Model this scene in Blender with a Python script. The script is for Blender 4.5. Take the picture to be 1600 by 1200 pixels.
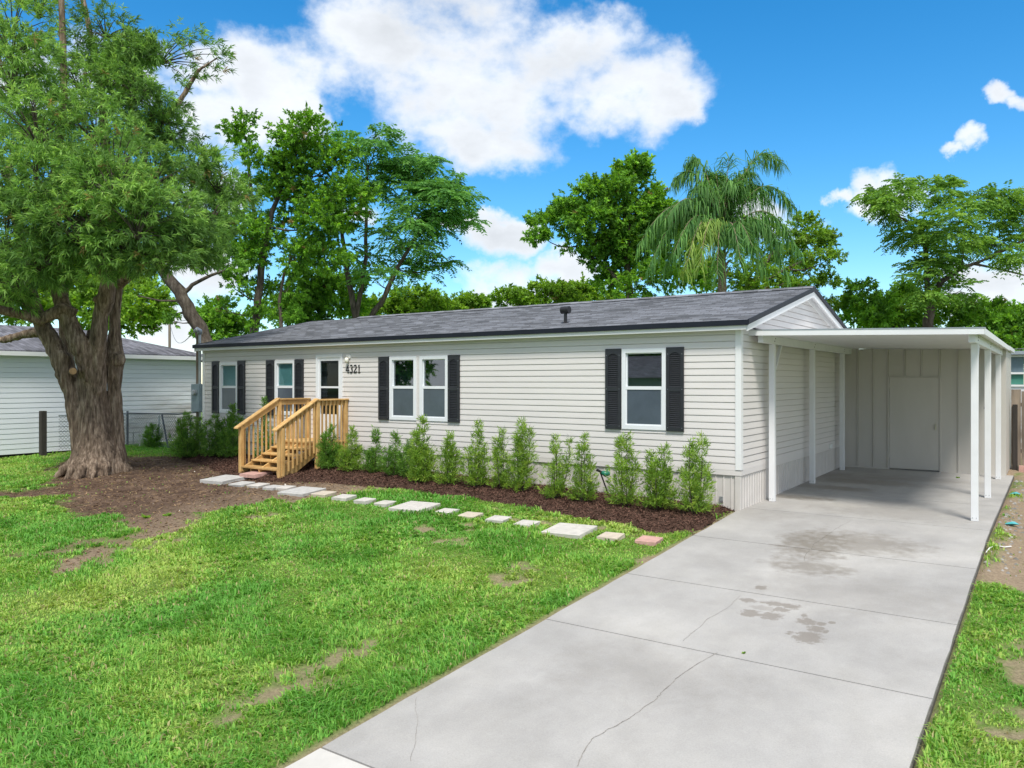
import bpy, bmesh, math, random
import numpy as np
from mathutils import Vector, noise as mnoise

for o in list(bpy.data.objects): bpy.data.objects.remove(o)
S = bpy.context.scene
COL = S.collection
rng = np.random.default_rng(11)
random.seed(5)

# ------------------------------------------------------------------ camera
F, HY, YAW = 1218.0, 597.0, math.radians(35.0)
CAM = (4.33, -12.80, 2.13)
FW = (-math.sin(YAW), math.cos(YAW)); RT = (math.cos(YAW), math.sin(YAW))
cd = bpy.data.cameras.new('camera'); cam = bpy.data.objects.new('camera', cd); COL.objects.link(cam)
cam.location = CAM; cam.rotation_euler = (math.pi/2, 0, YAW)
cd.sensor_width = 36; cd.lens = F/1600*36; cd.shift_y = (HY-600)/1600; cd.clip_end = 2000; cd.clip_start = .05
S.camera = cam

# ------------------------------------------------------------------ sky, sun, exposure
SUN_DIR = Vector((0.42, -0.62, 1.15)).normalized()          # towards the sun
elev = math.asin(SUN_DIR.z); azim = math.atan2(SUN_DIR.x, SUN_DIR.y)
W = bpy.data.worlds.new('World'); S.world = W; W.use_nodes = True
def build_world():
    nt = W.node_tree; N = nt.nodes; L = nt.links; N.clear()
    out = N.new('ShaderNodeOutputWorld'); bg = N.new('ShaderNodeBackground'); bg.inputs[1].default_value = .125
    L.new(bg.outputs[0], out.inputs[0])
    sky = N.new('ShaderNodeTexSky'); sky.sky_type = 'NISHITA'; sky.sun_disc = False
    sky.sun_elevation = elev; sky.sun_rotation = azim
    sky.air_density = 1.0; sky.dust_density = .25; sky.ozone_density = 4.0; sky.altitude = 0
    hs = N.new('ShaderNodeHueSaturation'); hs.inputs['Hue'].default_value = .494; hs.inputs['Saturation'].default_value = 1.36; hs.inputs['Value'].default_value = .92
    L.new(sky.outputs[0], hs.inputs['Color'])
    tc = N.new('ShaderNodeTexCoord')
    def m(op, a, b=None, c=None, clamp=False):
        n = N.new('ShaderNodeMath'); n.operation = op; n.use_clamp = clamp
        for i, v in enumerate((a, b, c)):
            if v is None: continue
            if isinstance(v, (int, float)): n.inputs[i].default_value = v
            else: L.new(v, n.inputs[i])
        return n.outputs[0]
    def dot(vec):
        n = N.new('ShaderNodeVectorMath'); n.operation = 'DOT_PRODUCT'
        L.new(tc.outputs['Generated'], n.inputs[0]); n.inputs[1].default_value = vec; return n.outputs['Value']
    # a fixed compass frame: u to the right of north-west, v up
    f = m('MAXIMUM', dot((FW[0], FW[1], 0)), .05); u = m('DIVIDE', dot((RT[0], RT[1], 0)), f); v = m('DIVIDE', dot((0, 0, 1)), f)
    def nz(scale, detail, rough, off=(0,0,0), squash=1.5):
        mp = N.new('ShaderNodeMapping'); mp.inputs['Location'].default_value = off; mp.inputs['Scale'].default_value = (1, 1, squash)
        L.new(tc.outputs['Generated'], mp.inputs[0])
        n = N.new('ShaderNodeTexNoise'); n.inputs['Scale'].default_value = scale; n.inputs['Detail'].default_value = detail
        n.inputs['Roughness'].default_value = rough; L.new(mp.outputs[0], n.inputs['Vector']); return n.outputs[0]
    n1 = nz(9, 9, .56); n2 = nz(3.0, 6, .55, (3.1, 1.2, .4)); n4 = nz(5.5, 7, .6, (1.7, 5.2, 2.4), 2.2); n3 = nz(24, 5, .55, (7, 2, 1))
    blobs = [(600,70,130,95),(690,40,190,90),(760,120,190,110),(880,90,150,70),(960,140,165,72),(1060,165,62,42),(790,215,95,58),(690,170,110,70),
             (400,110,105,75),(350,190,90,70),(440,185,70,48),(310,110,60,50),(1350,282,40,36),(1375,300,60,38),(1415,305,46,26),(1310,298,24,16),(1478,232,30,13),(1515,224,30,20),(1575,150,26,20),(1605,160,26,16),
             (775,372,62,30),(775,440,58,38),(890,425,75,35),(820,470,70,30),(1210,350,70,34),(1570,440,85,42),(1540,480,80,34),
             (265,515,70,40),(330,430,60,60),(310,300,60,50),(1180,330,40,25),(150,120,160,70),(700,350,60,14),(560,330,50,16)]
    wn = N.new('ShaderNodeTexNoise'); wn.inputs['Scale'].default_value = 13; wn.inputs['Detail'].default_value = 7; wn.inputs['Roughness'].default_value = .6; L.new(tc.outputs['Generated'], wn.inputs['Vector'])
    ws = N.new('ShaderNodeSeparateColor'); L.new(wn.outputs['Color'], ws.inputs[0])
    uw = m('ADD', u, m('MULTIPLY', m('SUBTRACT', ws.outputs[0], .5), .13)); vw = m('ADD', v, m('MULTIPLY', m('SUBTRACT', ws.outputs[1], .5), .10))   # ragged, billowing outlines
    best = None
    for (px, py, rx, ry) in blobs:
        a = m('MULTIPLY', m('SUBTRACT', uw, (px-800)/F), F/rx); b = m('MULTIPLY', m('SUBTRACT', vw, (HY-py)/F), F/ry)
        e = m('SUBTRACT', 1.0, m('ADD', m('MULTIPLY', a, a), m('MULTIPLY', b, b)))
        best = e if best is None else m('SMOOTH_MAX', best, e, .35)
    best = m('MAXIMUM', best, -3.0)
    dens = m('ADD', m('MULTIPLY', best, .85), m('MULTIPLY', m('SUBTRACT', n1, .5), 2.8))
    dens = m('ADD', dens, m('MULTIPLY', m('SUBTRACT', n3, .5), 1.35))
    # the same kind of broken cumulus over the rest of the sky
    off = m('MAXIMUM', m('SUBTRACT', m('ABSOLUTE', u), .70), m('SUBTRACT', v, .52))
    off = m('MAXIMUM', off, m('SUBTRACT', .2, dot((FW[0], FW[1], 0))))
    off = m('MULTIPLY', off, 10, clamp=True)
    d2 = m('ADD', m('MULTIPLY', m('SUBTRACT', n2, .41), 7.0), m('MULTIPLY', m('SUBTRACT', n1, .5), 2.0))
    dn = N.new('ShaderNodeMix'); L.new(off, dn.inputs[0]); L.new(dens, dn.inputs[2]); L.new(d2, dn.inputs[3])
    mr = N.new('ShaderNodeMapRange'); mr.interpolation_type = 'SMOOTHSTEP'; L.new(dn.outputs[0], mr.inputs[0])
    mr.inputs[1].default_value = -.45; mr.inputs[2].default_value = .85
    cov = mr.outputs[0]
    # thicker parts a little greyer
    sh = N.new('ShaderNodeMapRange'); L.new(m('ADD', m('MULTIPLY', m('MINIMUM', dn.outputs[0], 1.1), .38), m('MULTIPLY', n4, 1.5)), sh.inputs[0])
    sh.inputs[1].default_value = .75; sh.inputs[2].default_value = 1.45; sh.inputs[3].default_value = 1.0; sh.inputs[4].default_value = .72
    cl = N.new('ShaderNodeMix'); cl.data_type = 'RGBA'; cl.blend_type = 'MULTIPLY'; cl.inputs[0].default_value = 1
    cl.inputs[6].default_value = (4.75, 4.95, 5.2, 1)
    cmb = N.new('ShaderNodeCombineXYZ')
    for i in range(3): L.new(sh.outputs[0], cmb.inputs[i])
    L.new(cmb.outputs[0], cl.inputs[7])
    mx = N.new('ShaderNodeMix'); mx.data_type = 'RGBA'; L.new(m('MULTIPLY', cov, .97), mx.inputs[0]); L.new(hs.outputs[0], mx.inputs[6]); L.new(cl.outputs[2], mx.inputs[7])
    L.new(mx.outputs[2], bg.inputs[0])
build_world()
sd = bpy.data.lights.new('sun', 'SUN'); sd.energy = 2.45; sd.angle = math.radians(14); sd.color = (1, .95, .86)
sun = bpy.data.objects.new('sun', sd); COL.objects.link(sun); sun.location = (10, -20, 40)
sun.rotation_euler = (-SUN_DIR).to_track_quat('-Z', 'Y').to_euler()
S.view_settings.view_transform = 'Standard'; S.view_settings.look = 'None'; S.view_settings.gamma = 1
S.view_settings.use_curve_mapping = False; S.view_settings.exposure = .80

# ------------------------------------------------------------------ pixel and ground helpers
def ray(px):
    a = (px-800)/F; return (FW[0]+a*RT[0], FW[1]+a*RT[1])
def P(px, py, D):
    q = ray(px); return Vector((CAM[0]+D*q[0], CAM[1]+D*q[1], CAM[2]-(py-HY)/F*D))
def sstep(a, b, x):
    t = np.clip((np.asarray(x, float)-a)/(b-a), 0, 1); return t*t*(3-2*t)
def g(x, y):
    """ground height: the yard falls towards the street and swells a little on the left"""
    x = np.asarray(x, float); y = np.asarray(y, float)
    z = np.where(y < 0, .0565*np.maximum(y, -11.5), .009*np.minimum(y, 8))
    rise = .16*sstep(0, -9, x)*(1-.6*sstep(-13, -21, x))*sstep(-9.5, -2.0, y)
    return z+rise-.05*sstep(3.45, 3.9, x)-.035*(1-sstep(-.2, .1, -x))*0
def gz(x, y): return float(g(x, y))
def px2g(px, py, dz=0):
    q = ray(px); z = 0.
    for _ in range(30):
        t = (CAM[2]-z-dz)*F/(py-HY); x, y = CAM[0]+t*q[0], CAM[1]+t*q[1]; z = .5*z+.5*gz(x, y)
    return Vector((x, y, z))
def vnoise(x, y, seed=0):
    xi = np.floor(x).astype(np.int64); yi = np.floor(y).astype(np.int64); fx = x-xi; fy = y-yi
    fx = fx*fx*(3-2*fx); fy = fy*fy*(3-2*fy)
    def h(a, b):
        n = (a*374761393+b*668265263+seed*1442695041) & 0x7fffffff
        n = ((n ^ (n >> 13))*1274126177) & 0x7fffffff
        return ((n ^ (n >> 16)) & 0xffff)/65535.
    return (h(xi, yi)*(1-fx)+h(xi+1, yi)*fx)*(1-fy)+(h(xi, yi+1)*(1-fx)+h(xi+1, yi+1)*fx)*fy
def fbm(x, y, o=4, seed=0):
    s = 0; a = .5; t = 0
    for i in range(o): s = s+a*vnoise(x*2**i, y*2**i, seed+i); t += a; a *= .5
    return s/t
def inpoly(x, y, poly):
    x = np.asarray(x, float); y = np.asarray(y, float); c = np.zeros(x.shape, bool); n = len(poly)
    for i in range(n):
        x1, y1 = poly[i]; x2, y2 = poly[(i+1) % n]
        if y1 == y2: continue
        c ^= ((y1 > y) != (y2 > y)) & (x < (x2-x1)*(y-y1)/(y2-y1)+x1)
    return c
def polydist(x, y, poly):
    d = np.full(np.shape(x), 1e9); n = len(poly)
    for i in range(n):
        x1, y1 = poly[i]; x2, y2 = poly[(i+1) % n]; dx, dy = x2-x1, y2-y1; l = dx*dx+dy*dy+1e-9
        t = np.clip(((x-x1)*dx+(y-y1)*dy)/l, 0, 1); d = np.minimum(d, np.hypot(x-x1-t*dx, y-y1-t*dy))
    return np.where(inpoly(x, y, poly), d, -d)      # positive inside

# ------------------------------------------------------------------ materials
MATS = {}
def nmat(name):
    m = bpy.data.materials.new(name); m.use_nodes = True; MATS[name] = m
    nt = m.node_tree; b = nt.nodes['Principled BSDF']; return m, nt, nt.nodes, nt.links, b
def noise_node(N, L, scale, detail=5, rough=.55, vec=None, sc=(1,1,1), coord='Object', loc=(0,0,0)):
    tc = N.new('ShaderNodeTexCoord'); mp = N.new('ShaderNodeMapping'); mp.inputs['Scale'].default_value = sc; mp.inputs['Location'].default_value = loc
    L.new(vec if vec else tc.outputs[coord], mp.inputs[0])
    n = N.new('ShaderNodeTexNoise'); n.inputs['Scale'].default_value = scale; n.inputs['Detail'].default_value = detail; n.inputs['Roughness'].default_value = rough
    L.new(mp.outputs[0], n.inputs['Vector']); return n
def ramp(N, L, fac, stops):
    r = N.new('ShaderNodeValToRGB'); e = r.color_ramp.elements
    while len(e) < len(stops): e.new(.5)
    for i, (p, c) in enumerate(stops): e[i].position = p; e[i].color = (*c, 1)
    L.new(fac, r.inputs[0]); return r.outputs[0]
def mixc(N, L, fac, a, b, mode='MIX'):
    n = N.new('ShaderNodeMix'); n.data_type = 'RGBA'; n.blend_type = mode
    for i, v in ((0, fac), (6, a), (7, b)):
        if isinstance(v, (int, float)): n.inputs[i].default_value = v
        elif isinstance(v, tuple): n.inputs[i].default_value = (*v, 1)
        else: L.new(v, n.inputs[i])
    return n.outputs[2]
def geo_pos(N): return N.new('ShaderNodeNewGeometry').outputs['Position']
def bumpn(N, L, b, h, strength, dist=.01):
    n = N.new('ShaderNodeBump'); n.inputs['Strength'].default_value = strength; n.inputs['Distance'].default_value = dist
    L.new(h, n.inputs['Height']); L.new(n.outputs[0], b.inputs['Normal'])
def simple(name, col, rough=.6, var=.12, scale=6, bump=.1, metal=0, spec=.5, sc=(1,1,1), bdist=.004, pos=True):
    m, nt, N, L, b = nmat(name)
    n = noise_node(N, L, scale, 6, .6, vec=geo_pos(N) if pos else None, sc=sc)
    lo = tuple(c*(1-var) for c in col); hi = tuple(min(1, c*(1+var)) for c in col)
    L.new(ramp(N, L, n.outputs[0], [(.3, lo), (.7, hi)]), b.inputs['Base Color'])
    b.inputs['Roughness'].default_value = rough; b.inputs['Metallic'].default_value = metal; b.inputs['Specular IOR Level'].default_value = spec
    if bump: bumpn(N, L, b, n.outputs[0], bump, bdist)
    return m
simple('siding', (.665, .635, .622), .5, .045, 1.1, .03, sc=(.5, .5, 2))
simple('skirt', (0.576, 0.547, 0.524), .5, .06, 3, .03)
simple('trim_white', (.74, .745, .75), .42, .03, 3, .02)
simple('frame_white', (.74, .765, .80), .35, .02, 3, 0)
simple('drip_black', (.012, .015, .024), .55, .1, 3, 0, spec=.25)
simple('shutter', (.022, .024, .030), .45, .15, 9, .1)
simple('black_metal', (.012, .012, .014), .4, .1, 9, 0)
simple('shed', (0.521, 0.497, 0.459), .55, .05, 2.0, .06, sc=(1, 1, .3))
simple('carport_white', (.73, .74, .755), .4, .04, 3, .02)
simple('steel', (.42, .45, .48), .4, .12, 8, .05, metal=.6)
simple('meter_grey', (.22, .29, .33), .45, .08, 5, .05)
simple('old_wood', (.17, .135, .105), .85, .45, 7, .5, sc=(1, 1, .12), bdist=.01)
simple('fence_wood', (.25, .20, .155), .85, .5, 5, .5, sc=(1, 1, .15), bdist=.01)
simple('dark_wood', (.035, .03, .026), .9, .4, 8, .5, sc=(1, 1, .15))
simple('wire', (.16, .17, .19), .4, .1, 5, 0, metal=.7)
simple('stone_pale', (0.502, 0.477, 0.442), .85, .14, 9, .25)
simple('stone_tan', (0.502, 0.437, 0.356), .85, .14, 9, .25)
simple('stone_pink', (0.486, 0.292, 0.251), .85, .18, 9, .25)
simple('stone_grey', (0.437, 0.429, 0.413), .85, .14, 9, .25)
simple('green_plastic', (.01, .16, .10), .35, .1, 9, 0)
simple('lamp_glass', (.85, .84, .76), .2, .02, 3, 0)
simple('brass', (.5, .46, .38), .3, .1, 3, 0, metal=.8)
simple('teal_plastic', (.08, .42, .45), .4, .1, 9, 0)
simple('white_plastic', (.78, .78, .76), .4, .05, 9, 0)
simple('screen_building', (.13, .19, .22), .5, .2, 3, .1)
simple('green_panel', (.05, .20, .15), .5, .2, 3, .1)
simple('interior', (.015, .016, .018), .8, .2, 2, 0)
simple('blind', (.24, .35, .37), .5, .06, 3, 0)
simple('across_green', (.33, .40, .33), .6, .05, 3, 0)
simple('asphalt', (.055, .055, .057), .9, .25, 30, .3)
simple('cut_wood', (.42, .25, .12), .8, .25, 14, .2)
def siding_neighbor():
    m, nt, N, L, b = nmat('siding_neighbor')
    gp = geo_pos(N)
    n = noise_node(N, L, 1.3, 6, .7, vec=gp, sc=(1, .45, 2.2))
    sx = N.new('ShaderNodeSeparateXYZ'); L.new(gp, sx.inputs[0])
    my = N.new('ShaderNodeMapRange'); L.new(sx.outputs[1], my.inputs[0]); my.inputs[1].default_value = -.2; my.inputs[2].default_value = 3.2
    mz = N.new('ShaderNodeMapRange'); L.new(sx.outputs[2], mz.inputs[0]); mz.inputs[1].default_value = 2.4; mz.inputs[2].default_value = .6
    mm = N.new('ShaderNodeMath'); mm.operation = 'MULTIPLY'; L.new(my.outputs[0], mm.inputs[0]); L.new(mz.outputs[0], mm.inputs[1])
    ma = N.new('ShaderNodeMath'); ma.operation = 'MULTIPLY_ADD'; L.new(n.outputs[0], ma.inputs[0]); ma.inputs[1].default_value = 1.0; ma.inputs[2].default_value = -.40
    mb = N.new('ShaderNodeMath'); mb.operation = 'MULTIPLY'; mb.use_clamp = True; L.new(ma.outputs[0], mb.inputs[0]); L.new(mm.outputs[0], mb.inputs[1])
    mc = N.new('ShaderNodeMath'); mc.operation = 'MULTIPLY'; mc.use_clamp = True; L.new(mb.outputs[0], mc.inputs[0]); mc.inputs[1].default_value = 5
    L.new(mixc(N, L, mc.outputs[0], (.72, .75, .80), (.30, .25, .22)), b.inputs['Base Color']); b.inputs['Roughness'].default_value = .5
siding_neighbor()
def shingles(name, base):
    m, nt, N, L, b = nmat(name)
    gp = geo_pos(N)
    mp = N.new('ShaderNodeMapping'); L.new(gp, mp.inputs[0])
    br = N.new('ShaderNodeTexBrick'); L.new(mp.outputs[0], br.inputs[0]); br.offset = .37; br.squash = 1
    br.inputs['Scale'].default_value = 1; br.inputs['Brick Width'].default_value = .31; br.inputs['Row Height'].default_value = .14; br.inputs['Mortar Size'].default_value = .006
    br.inputs['Color1'].default_value = (*[c*.58 for c in base], 1); br.inputs['Color2'].default_value = (*[c*1.5 for c in base], 1); br.inputs['Mortar'].default_value = (*[c*.4 for c in base], 1)
    n = noise_node(N, L, 1.2, 5, .7, vec=gp); n2 = noise_node(N, L, 60, 3, .7, vec=gp)
    c = mixc(N, L, .55, br.outputs[0], ramp(N, L, n.outputs[0], [(.3, (.7, .7, .7)), (.7, (1.25, 1.25, 1.28))]), 'MULTIPLY')
    c = mixc(N, L, .35, c, ramp(N, L, n2.outputs[0], [(.35, (.6, .6, .6)), (.65, (1.4, 1.4, 1.4))]), 'MULTIPLY')
    L.new(c, b.inputs['Base Color']); b.inputs['Roughness'].default_value = .9
    bumpn(N, L, b, br.outputs[1], -.6, .008)
shingles('roof_shingle', (.155, .162, .182)); shingles('roof_neighbor', (.125, .125, .145))
def wood():
    m, nt, N, L, b = nmat('pine')
    gp = geo_pos(N); oi = N.new('ShaderNodeObjectInfo')
    ad = N.new('ShaderNodeVectorMath'); ad.operation = 'ADD'; L.new(gp, ad.inputs[0])
    cx = N.new('ShaderNodeCombineXYZ'); ml = N.new('ShaderNodeMath'); ml.operation = 'MULTIPLY'; L.new(oi.outputs['Random'], ml.inputs[0]); ml.inputs[1].default_value = 37
    for i in range(3): L.new(ml.outputs[0], cx.inputs[i])
    L.new(cx.outputs[0], ad.inputs[1])
    n = noise_node(N, L, 9, 6, .65, vec=ad.outputs[0], sc=(1, 1, .35))
    c = ramp(N, L, n.outputs[0], [(.25, (.36, .195, .062)), (.5, (.54, .33, .122)), (.75, (.67, .455, .20))])
    hv = N.new('ShaderNodeHueSaturation'); L.new(c, hv.inputs['Color'])
    mr = N.new('ShaderNodeMapRange'); L.new(oi.outputs['Random'], mr.inputs[0]); mr.inputs[3].default_value = .78; mr.inputs[4].default_value = 1.15; L.new(mr.outputs[0], hv.inputs['Value'])
    L.new(hv.outputs[0], b.inputs['Base Color']); b.inputs['Roughness'].default_value = .65
    bumpn(N, L, b, n.outputs[0], .25, .004)
wood()
def concrete():
    m, nt, N, L, b = nmat('concrete')
    gp = geo_pos(N)
    n1 = noise_node(N, L, .55, 6, .62, vec=gp, loc=(3, 1, 0)); n2 = noise_node(N, L, 90, 4, .7, vec=gp); n3 = noise_node(N, L, 3.2, 5, .6, vec=gp, sc=(1, .5, 1))
    c = ramp(N, L, n1.outputs[0], [(.28, (.275, .268, .26)), (.5, (.355, .345, .334)), (.72, (.44, .426, .406))])
    c = mixc(N, L, .55, c, ramp(N, L, n2.outputs[0], [(.3, (.78, .78, .78)), (.7, (1.18, 1.18, 1.18))]), 'MULTIPLY')
    c = mixc(N, L, .6, c, ramp(N, L, n3.outputs[0], [(.3, (.90, .89, .87)), (.7, (1.08, 1.08, 1.08))]), 'MULTIPLY')
    # old oil and damp stains, each with a place of its own
    sx = N.new('ShaderNodeSeparateXYZ'); L.new(gp, sx.inputs[0])
    nw = noise_node(N, L, 6.5, 7, .62, vec=gp)
    def m(op, a, bb, clamp=False):
        n = N.new('ShaderNodeMath'); n.operation = op; n.use_clamp = clamp
        for i, v in enumerate((a, bb)):
            if isinstance(v, (int, float)): n.inputs[i].default_value = v
            else: L.new(v, n.inputs[i])
        return n.outputs[0]
    nw2 = noise_node(N, L, 15, 6, .6, vec=gp)
    def stain(lst, sharp, warp, nw=nw):
        tot = None
        for (x, y, rx, ry, w) in lst:
            a = m('DIVIDE', m('SUBTRACT', sx.outputs[0], x), rx); bb = m('DIVIDE', m('SUBTRACT', sx.outputs[1], y), ry)
            e = m('SUBTRACT', 1, m('ADD', m('MULTIPLY', a, a), m('MULTIPLY', bb, bb)))
            e = m('ADD', e, m('MULTIPLY', m('SUBTRACT', nw.outputs[0], .5), warp))
            e = m('MULTIPLY', m('MULTIPLY', e, sharp, True), w)
            tot = e if tot is None else m('MAXIMUM', tot, e)
        return tot
    def at(px, py): p = px2g(px, py); return p.x, p.y
    drops = [(at(1172,958), .15, .09), (at(1204,962), .17, .09), (at(1208,943), .19, .06), (at(1170,938), .14, .06), (at(1235,947), .14, .07), (at(1222,953), .12, .06), (at(1260,971), .13, .08), (at(1264,996), .19, .12),
             (at(1275,983), .12, .07), (at(1283,975), .06, .05), (at(1300,973), .05, .035), (at(1233,989), .055, .04), (at(1256,961), .05, .04), (at(1290,987), .04, .035), (at(1192,950), .2, .06), (at(1190,918), .10, .06)]
    drops = [(p[0], p[1], rx*.8, ry*1.5, .95 if rx < .18 or i < 14 else .5) for i, (p, rx, ry) in enumerate(drops)]
    big = [(*at(1275,850), .6, 1.0, 1.0), (*at(1340,848), 1.0, .7, .7), (*at(1262,886), .6, .4, .8), (*at(1150,800), 1.2, .6, .25), (*at(1400,800), 1.6, .9, .3), (*at(1330,930), 1.5, .8, .22), (*at(1000,1050), 1.0, .8, .2), (*at(1245,777), .75, .3, 1.0), (*at(1300,762), .9, .35, .85), (*at(1340,752), 1.5, .55, .75), (*at(1420,748), 1.6, .5, .4), (*at(1290,742), .9, .7, .7)]
    s1 = stain(drops, 1.7, 3.4, nw2); s2 = stain(big, 1.1, 3.0)
    c = mixc(N, L, m('MULTIPLY', s2, .68), c, (.16, .135, .105))
    c = mixc(N, L, m('MULTIPLY', s1, .62), c, (.15, .125, .098))
    L.new(c, b.inputs['Base Color'])
    rr = N.new('ShaderNodeMapRange'); L.new(s2, rr.inputs[0]); rr.inputs[3].default_value = .85; rr.inputs[4].default_value = .5; L.new(rr.outputs[0], b.inputs['Roughness'])
    bumpn(N, L, b, n2.outputs[0], .25, .004)
concrete()
simple('concrete_new', (0.513, 0.495, 0.464), .85, .06, 7, .15)
simple('crack_dark', (.23, .215, .195), .95, .5, 30, .2)
simple('joint', (.10, .095, .085), .95, .3, 20, .2)
def ground_mat():
    m, nt, N, L, b = nmat('ground')
    gp = geo_pos(N); at = N.new('ShaderNodeAttribute'); at.attribute_name = 'soil'
    n1 = noise_node(N, L, 2.2, 7, .68, vec=gp); n2 = noise_node(N, L, 26, 5, .7, vec=gp); n3 = noise_node(N, L, 110, 3, .7, vec=gp)
    dirt = ramp(N, L, n1.outputs[0], [(.3, (.06, .037, .027)), (.52, (.115, .076, .054)), (.72, (.20, .142, .105))])
    dirt = mixc(N, L, .7, dirt, ramp(N, L, n2.outputs[0], [(.3, (.6, .56, .54)), (.7, (1.4, 1.38, 1.36))]), 'MULTIPLY')
    dirt = mixc(N, L, .5, dirt, ramp(N, L, n3.outputs[0], [(.3, (.6, .6, .6)), (.7, (1.5, 1.5, 1.5))]), 'MULTIPLY')
    sxp = N.new('ShaderNodeSeparateXYZ'); L.new(gp, sxp.inputs[0]); mrx = N.new('ShaderNodeMapRange'); L.new(sxp.outputs[0], mrx.inputs[0]); mrx.inputs[1].default_value = -9.5; mrx.inputs[2].default_value = -6
    sand = mixc(N, L, .8, (.33, .255, .18), ramp(N, L, n2.outputs[0], [(.3, (.55, .53, .5)), (.7, (1.3, 1.3, 1.28))]), 'MULTIPLY')
    dirt = mixc(N, L, mrx.outputs[0], dirt, sand)               # sandy, paler soil away from the tree
    turf = ramp(N, L, n2.outputs[0], [(.3, (.07, .14, .025)), (.6, (.15, .25, .045)), (.8, (.26, .27, .10))])
    L.new(mixc(N, L, at.outputs['Fac'], turf, dirt), b.inputs['Base Color']); b.inputs['Roughness'].default_value = .95; b.inputs['Specular IOR Level'].default_value = .15
    a = N.new('ShaderNodeMath'); a.operation = 'ADD'; L.new(n2.outputs[0], a.inputs[0]); L.new(n3.outputs[0], a.inputs[1])
    bumpn(N, L, b, a.outputs[0], .8, .02)
ground_mat()
simple('mulch', (.066, .038, .028), .95, .5, 40, .9, bdist=.02, spec=.15)
def colattr(name, rough=.6, trans=.35, spec=.3):
    m, nt, N, L, b = nmat(name)
    at = N.new('ShaderNodeAttribute'); at.attribute_name = 'col'
    L.new(at.outputs['Color'], b.inputs['Base Color']); b.inputs['Roughness'].default_value = rough; b.inputs['Specular IOR Level'].default_value = spec
    if trans:
        t = N.new('ShaderNodeBsdfTranslucent'); hs = N.new('ShaderNodeHueSaturation'); hs.inputs['Value'].default_value = 1.3; hs.inputs['Saturation'].default_value = 1.1; hs.inputs['Hue'].default_value = .485
        L.new(at.outputs['Color'], hs.inputs['Color']); L.new(hs.outputs[0], t.inputs[0])
        mx = N.new('ShaderNodeMixShader'); mx.inputs[0].default_value = trans; L.new(b.outputs[0], mx.inputs[1]); L.new(t.outputs[0], mx.inputs[2])
        L.new(mx.outputs[0], N['Material Output'].inputs[0])
    return m
colattr('leaf', .6, .42); colattr('grass', .65, .4, .25); colattr('chips', .95, 0, .15)
def bark(name, c1, c2, c3, zs=.14, sc=9):
    m, nt, N, L, b = nmat(name)
    gp = geo_pos(N); n = noise_node(N, L, sc, 8, .68, vec=gp, sc=(1, 1, zs)); n2 = noise_node(N, L, 1.4, 4, .6, vec=gp)
    c = ramp(N, L, n.outputs[0], [(.3, c1), (.5, c2), (.7, c3)])
    c = mixc(N, L, .7, c, ramp(N, L, n2.outputs[0], [(.3, (.65, .62, .6)), (.7, (1.3, 1.28, 1.25))]), 'MULTIPLY')
    L.new(c, b.inputs['Base Color']); b.inputs['Roughness'].default_value = .9; b.inputs['Specular IOR Level'].default_value = .2
    bumpn(N, L, b, n.outputs[0], 1, .045)
bark('bark_big', (.035, .026, .020), (.21, .155, .115), (.46, .37, .29), .16, 17); bark('bark', (.035, .028, .022), (.09, .075, .06), (.17, .15, .125), .3)
bark('palm_bark', (.12, .085, .06), (.27, .20, .15), (.42, .35, .28), 1.5, 12)
def glass(name, tint, gloss, rough=.02):
    m, nt, N, L, b = nmat(name)
    N.remove(b); gl = N.new('ShaderNodeBsdfGlossy'); gl.inputs['Roughness'].default_value = rough; gl.inputs['Color'].default_value = (.9, .95, 1, 1)
    tr = N.new('ShaderNodeBsdfTransparent'); tr.inputs[0].default_value = (*tint, 1)
    fr = N.new('ShaderNodeFresnel'); fr.inputs[0].default_value = 1.5
    ad = N.new('ShaderNodeMath'); ad.operation = 'ADD'; ad.use_clamp = True; L.new(fr.outputs[0], ad.inputs[0]); ad.inputs[1].default_value = gloss
    ge = N.new('ShaderNodeNewGeometry'); iv = N.new('ShaderNodeMath'); iv.operation = 'SUBTRACT'; iv.inputs[0].default_value = 1; L.new(ge.outputs['Backfacing'], iv.inputs[1])
    mu = N.new('ShaderNodeMath'); mu.operation = 'MULTIPLY'; L.new(ad.outputs[0], mu.inputs[0]); L.new(iv.outputs[0], mu.inputs[1])
    mx = N.new('ShaderNodeMixShader'); L.new(mu.outputs[0], mx.inputs[0]); L.new(tr.outputs[0], mx.inputs[1]); L.new(gl.outputs[0], mx.inputs[2])
    L.new(mx.outputs[0], N['Material Output'].inputs[0])
glass('glass', (.6, .75, .75), .2); glass('glass_door', (.6, .7, .7), -.02); glass('glass_blind', (.75, .88, .88), .03)
simple('screen', (.075, .095, .125), .16, .12, 3, 0, spec=.9)

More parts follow.
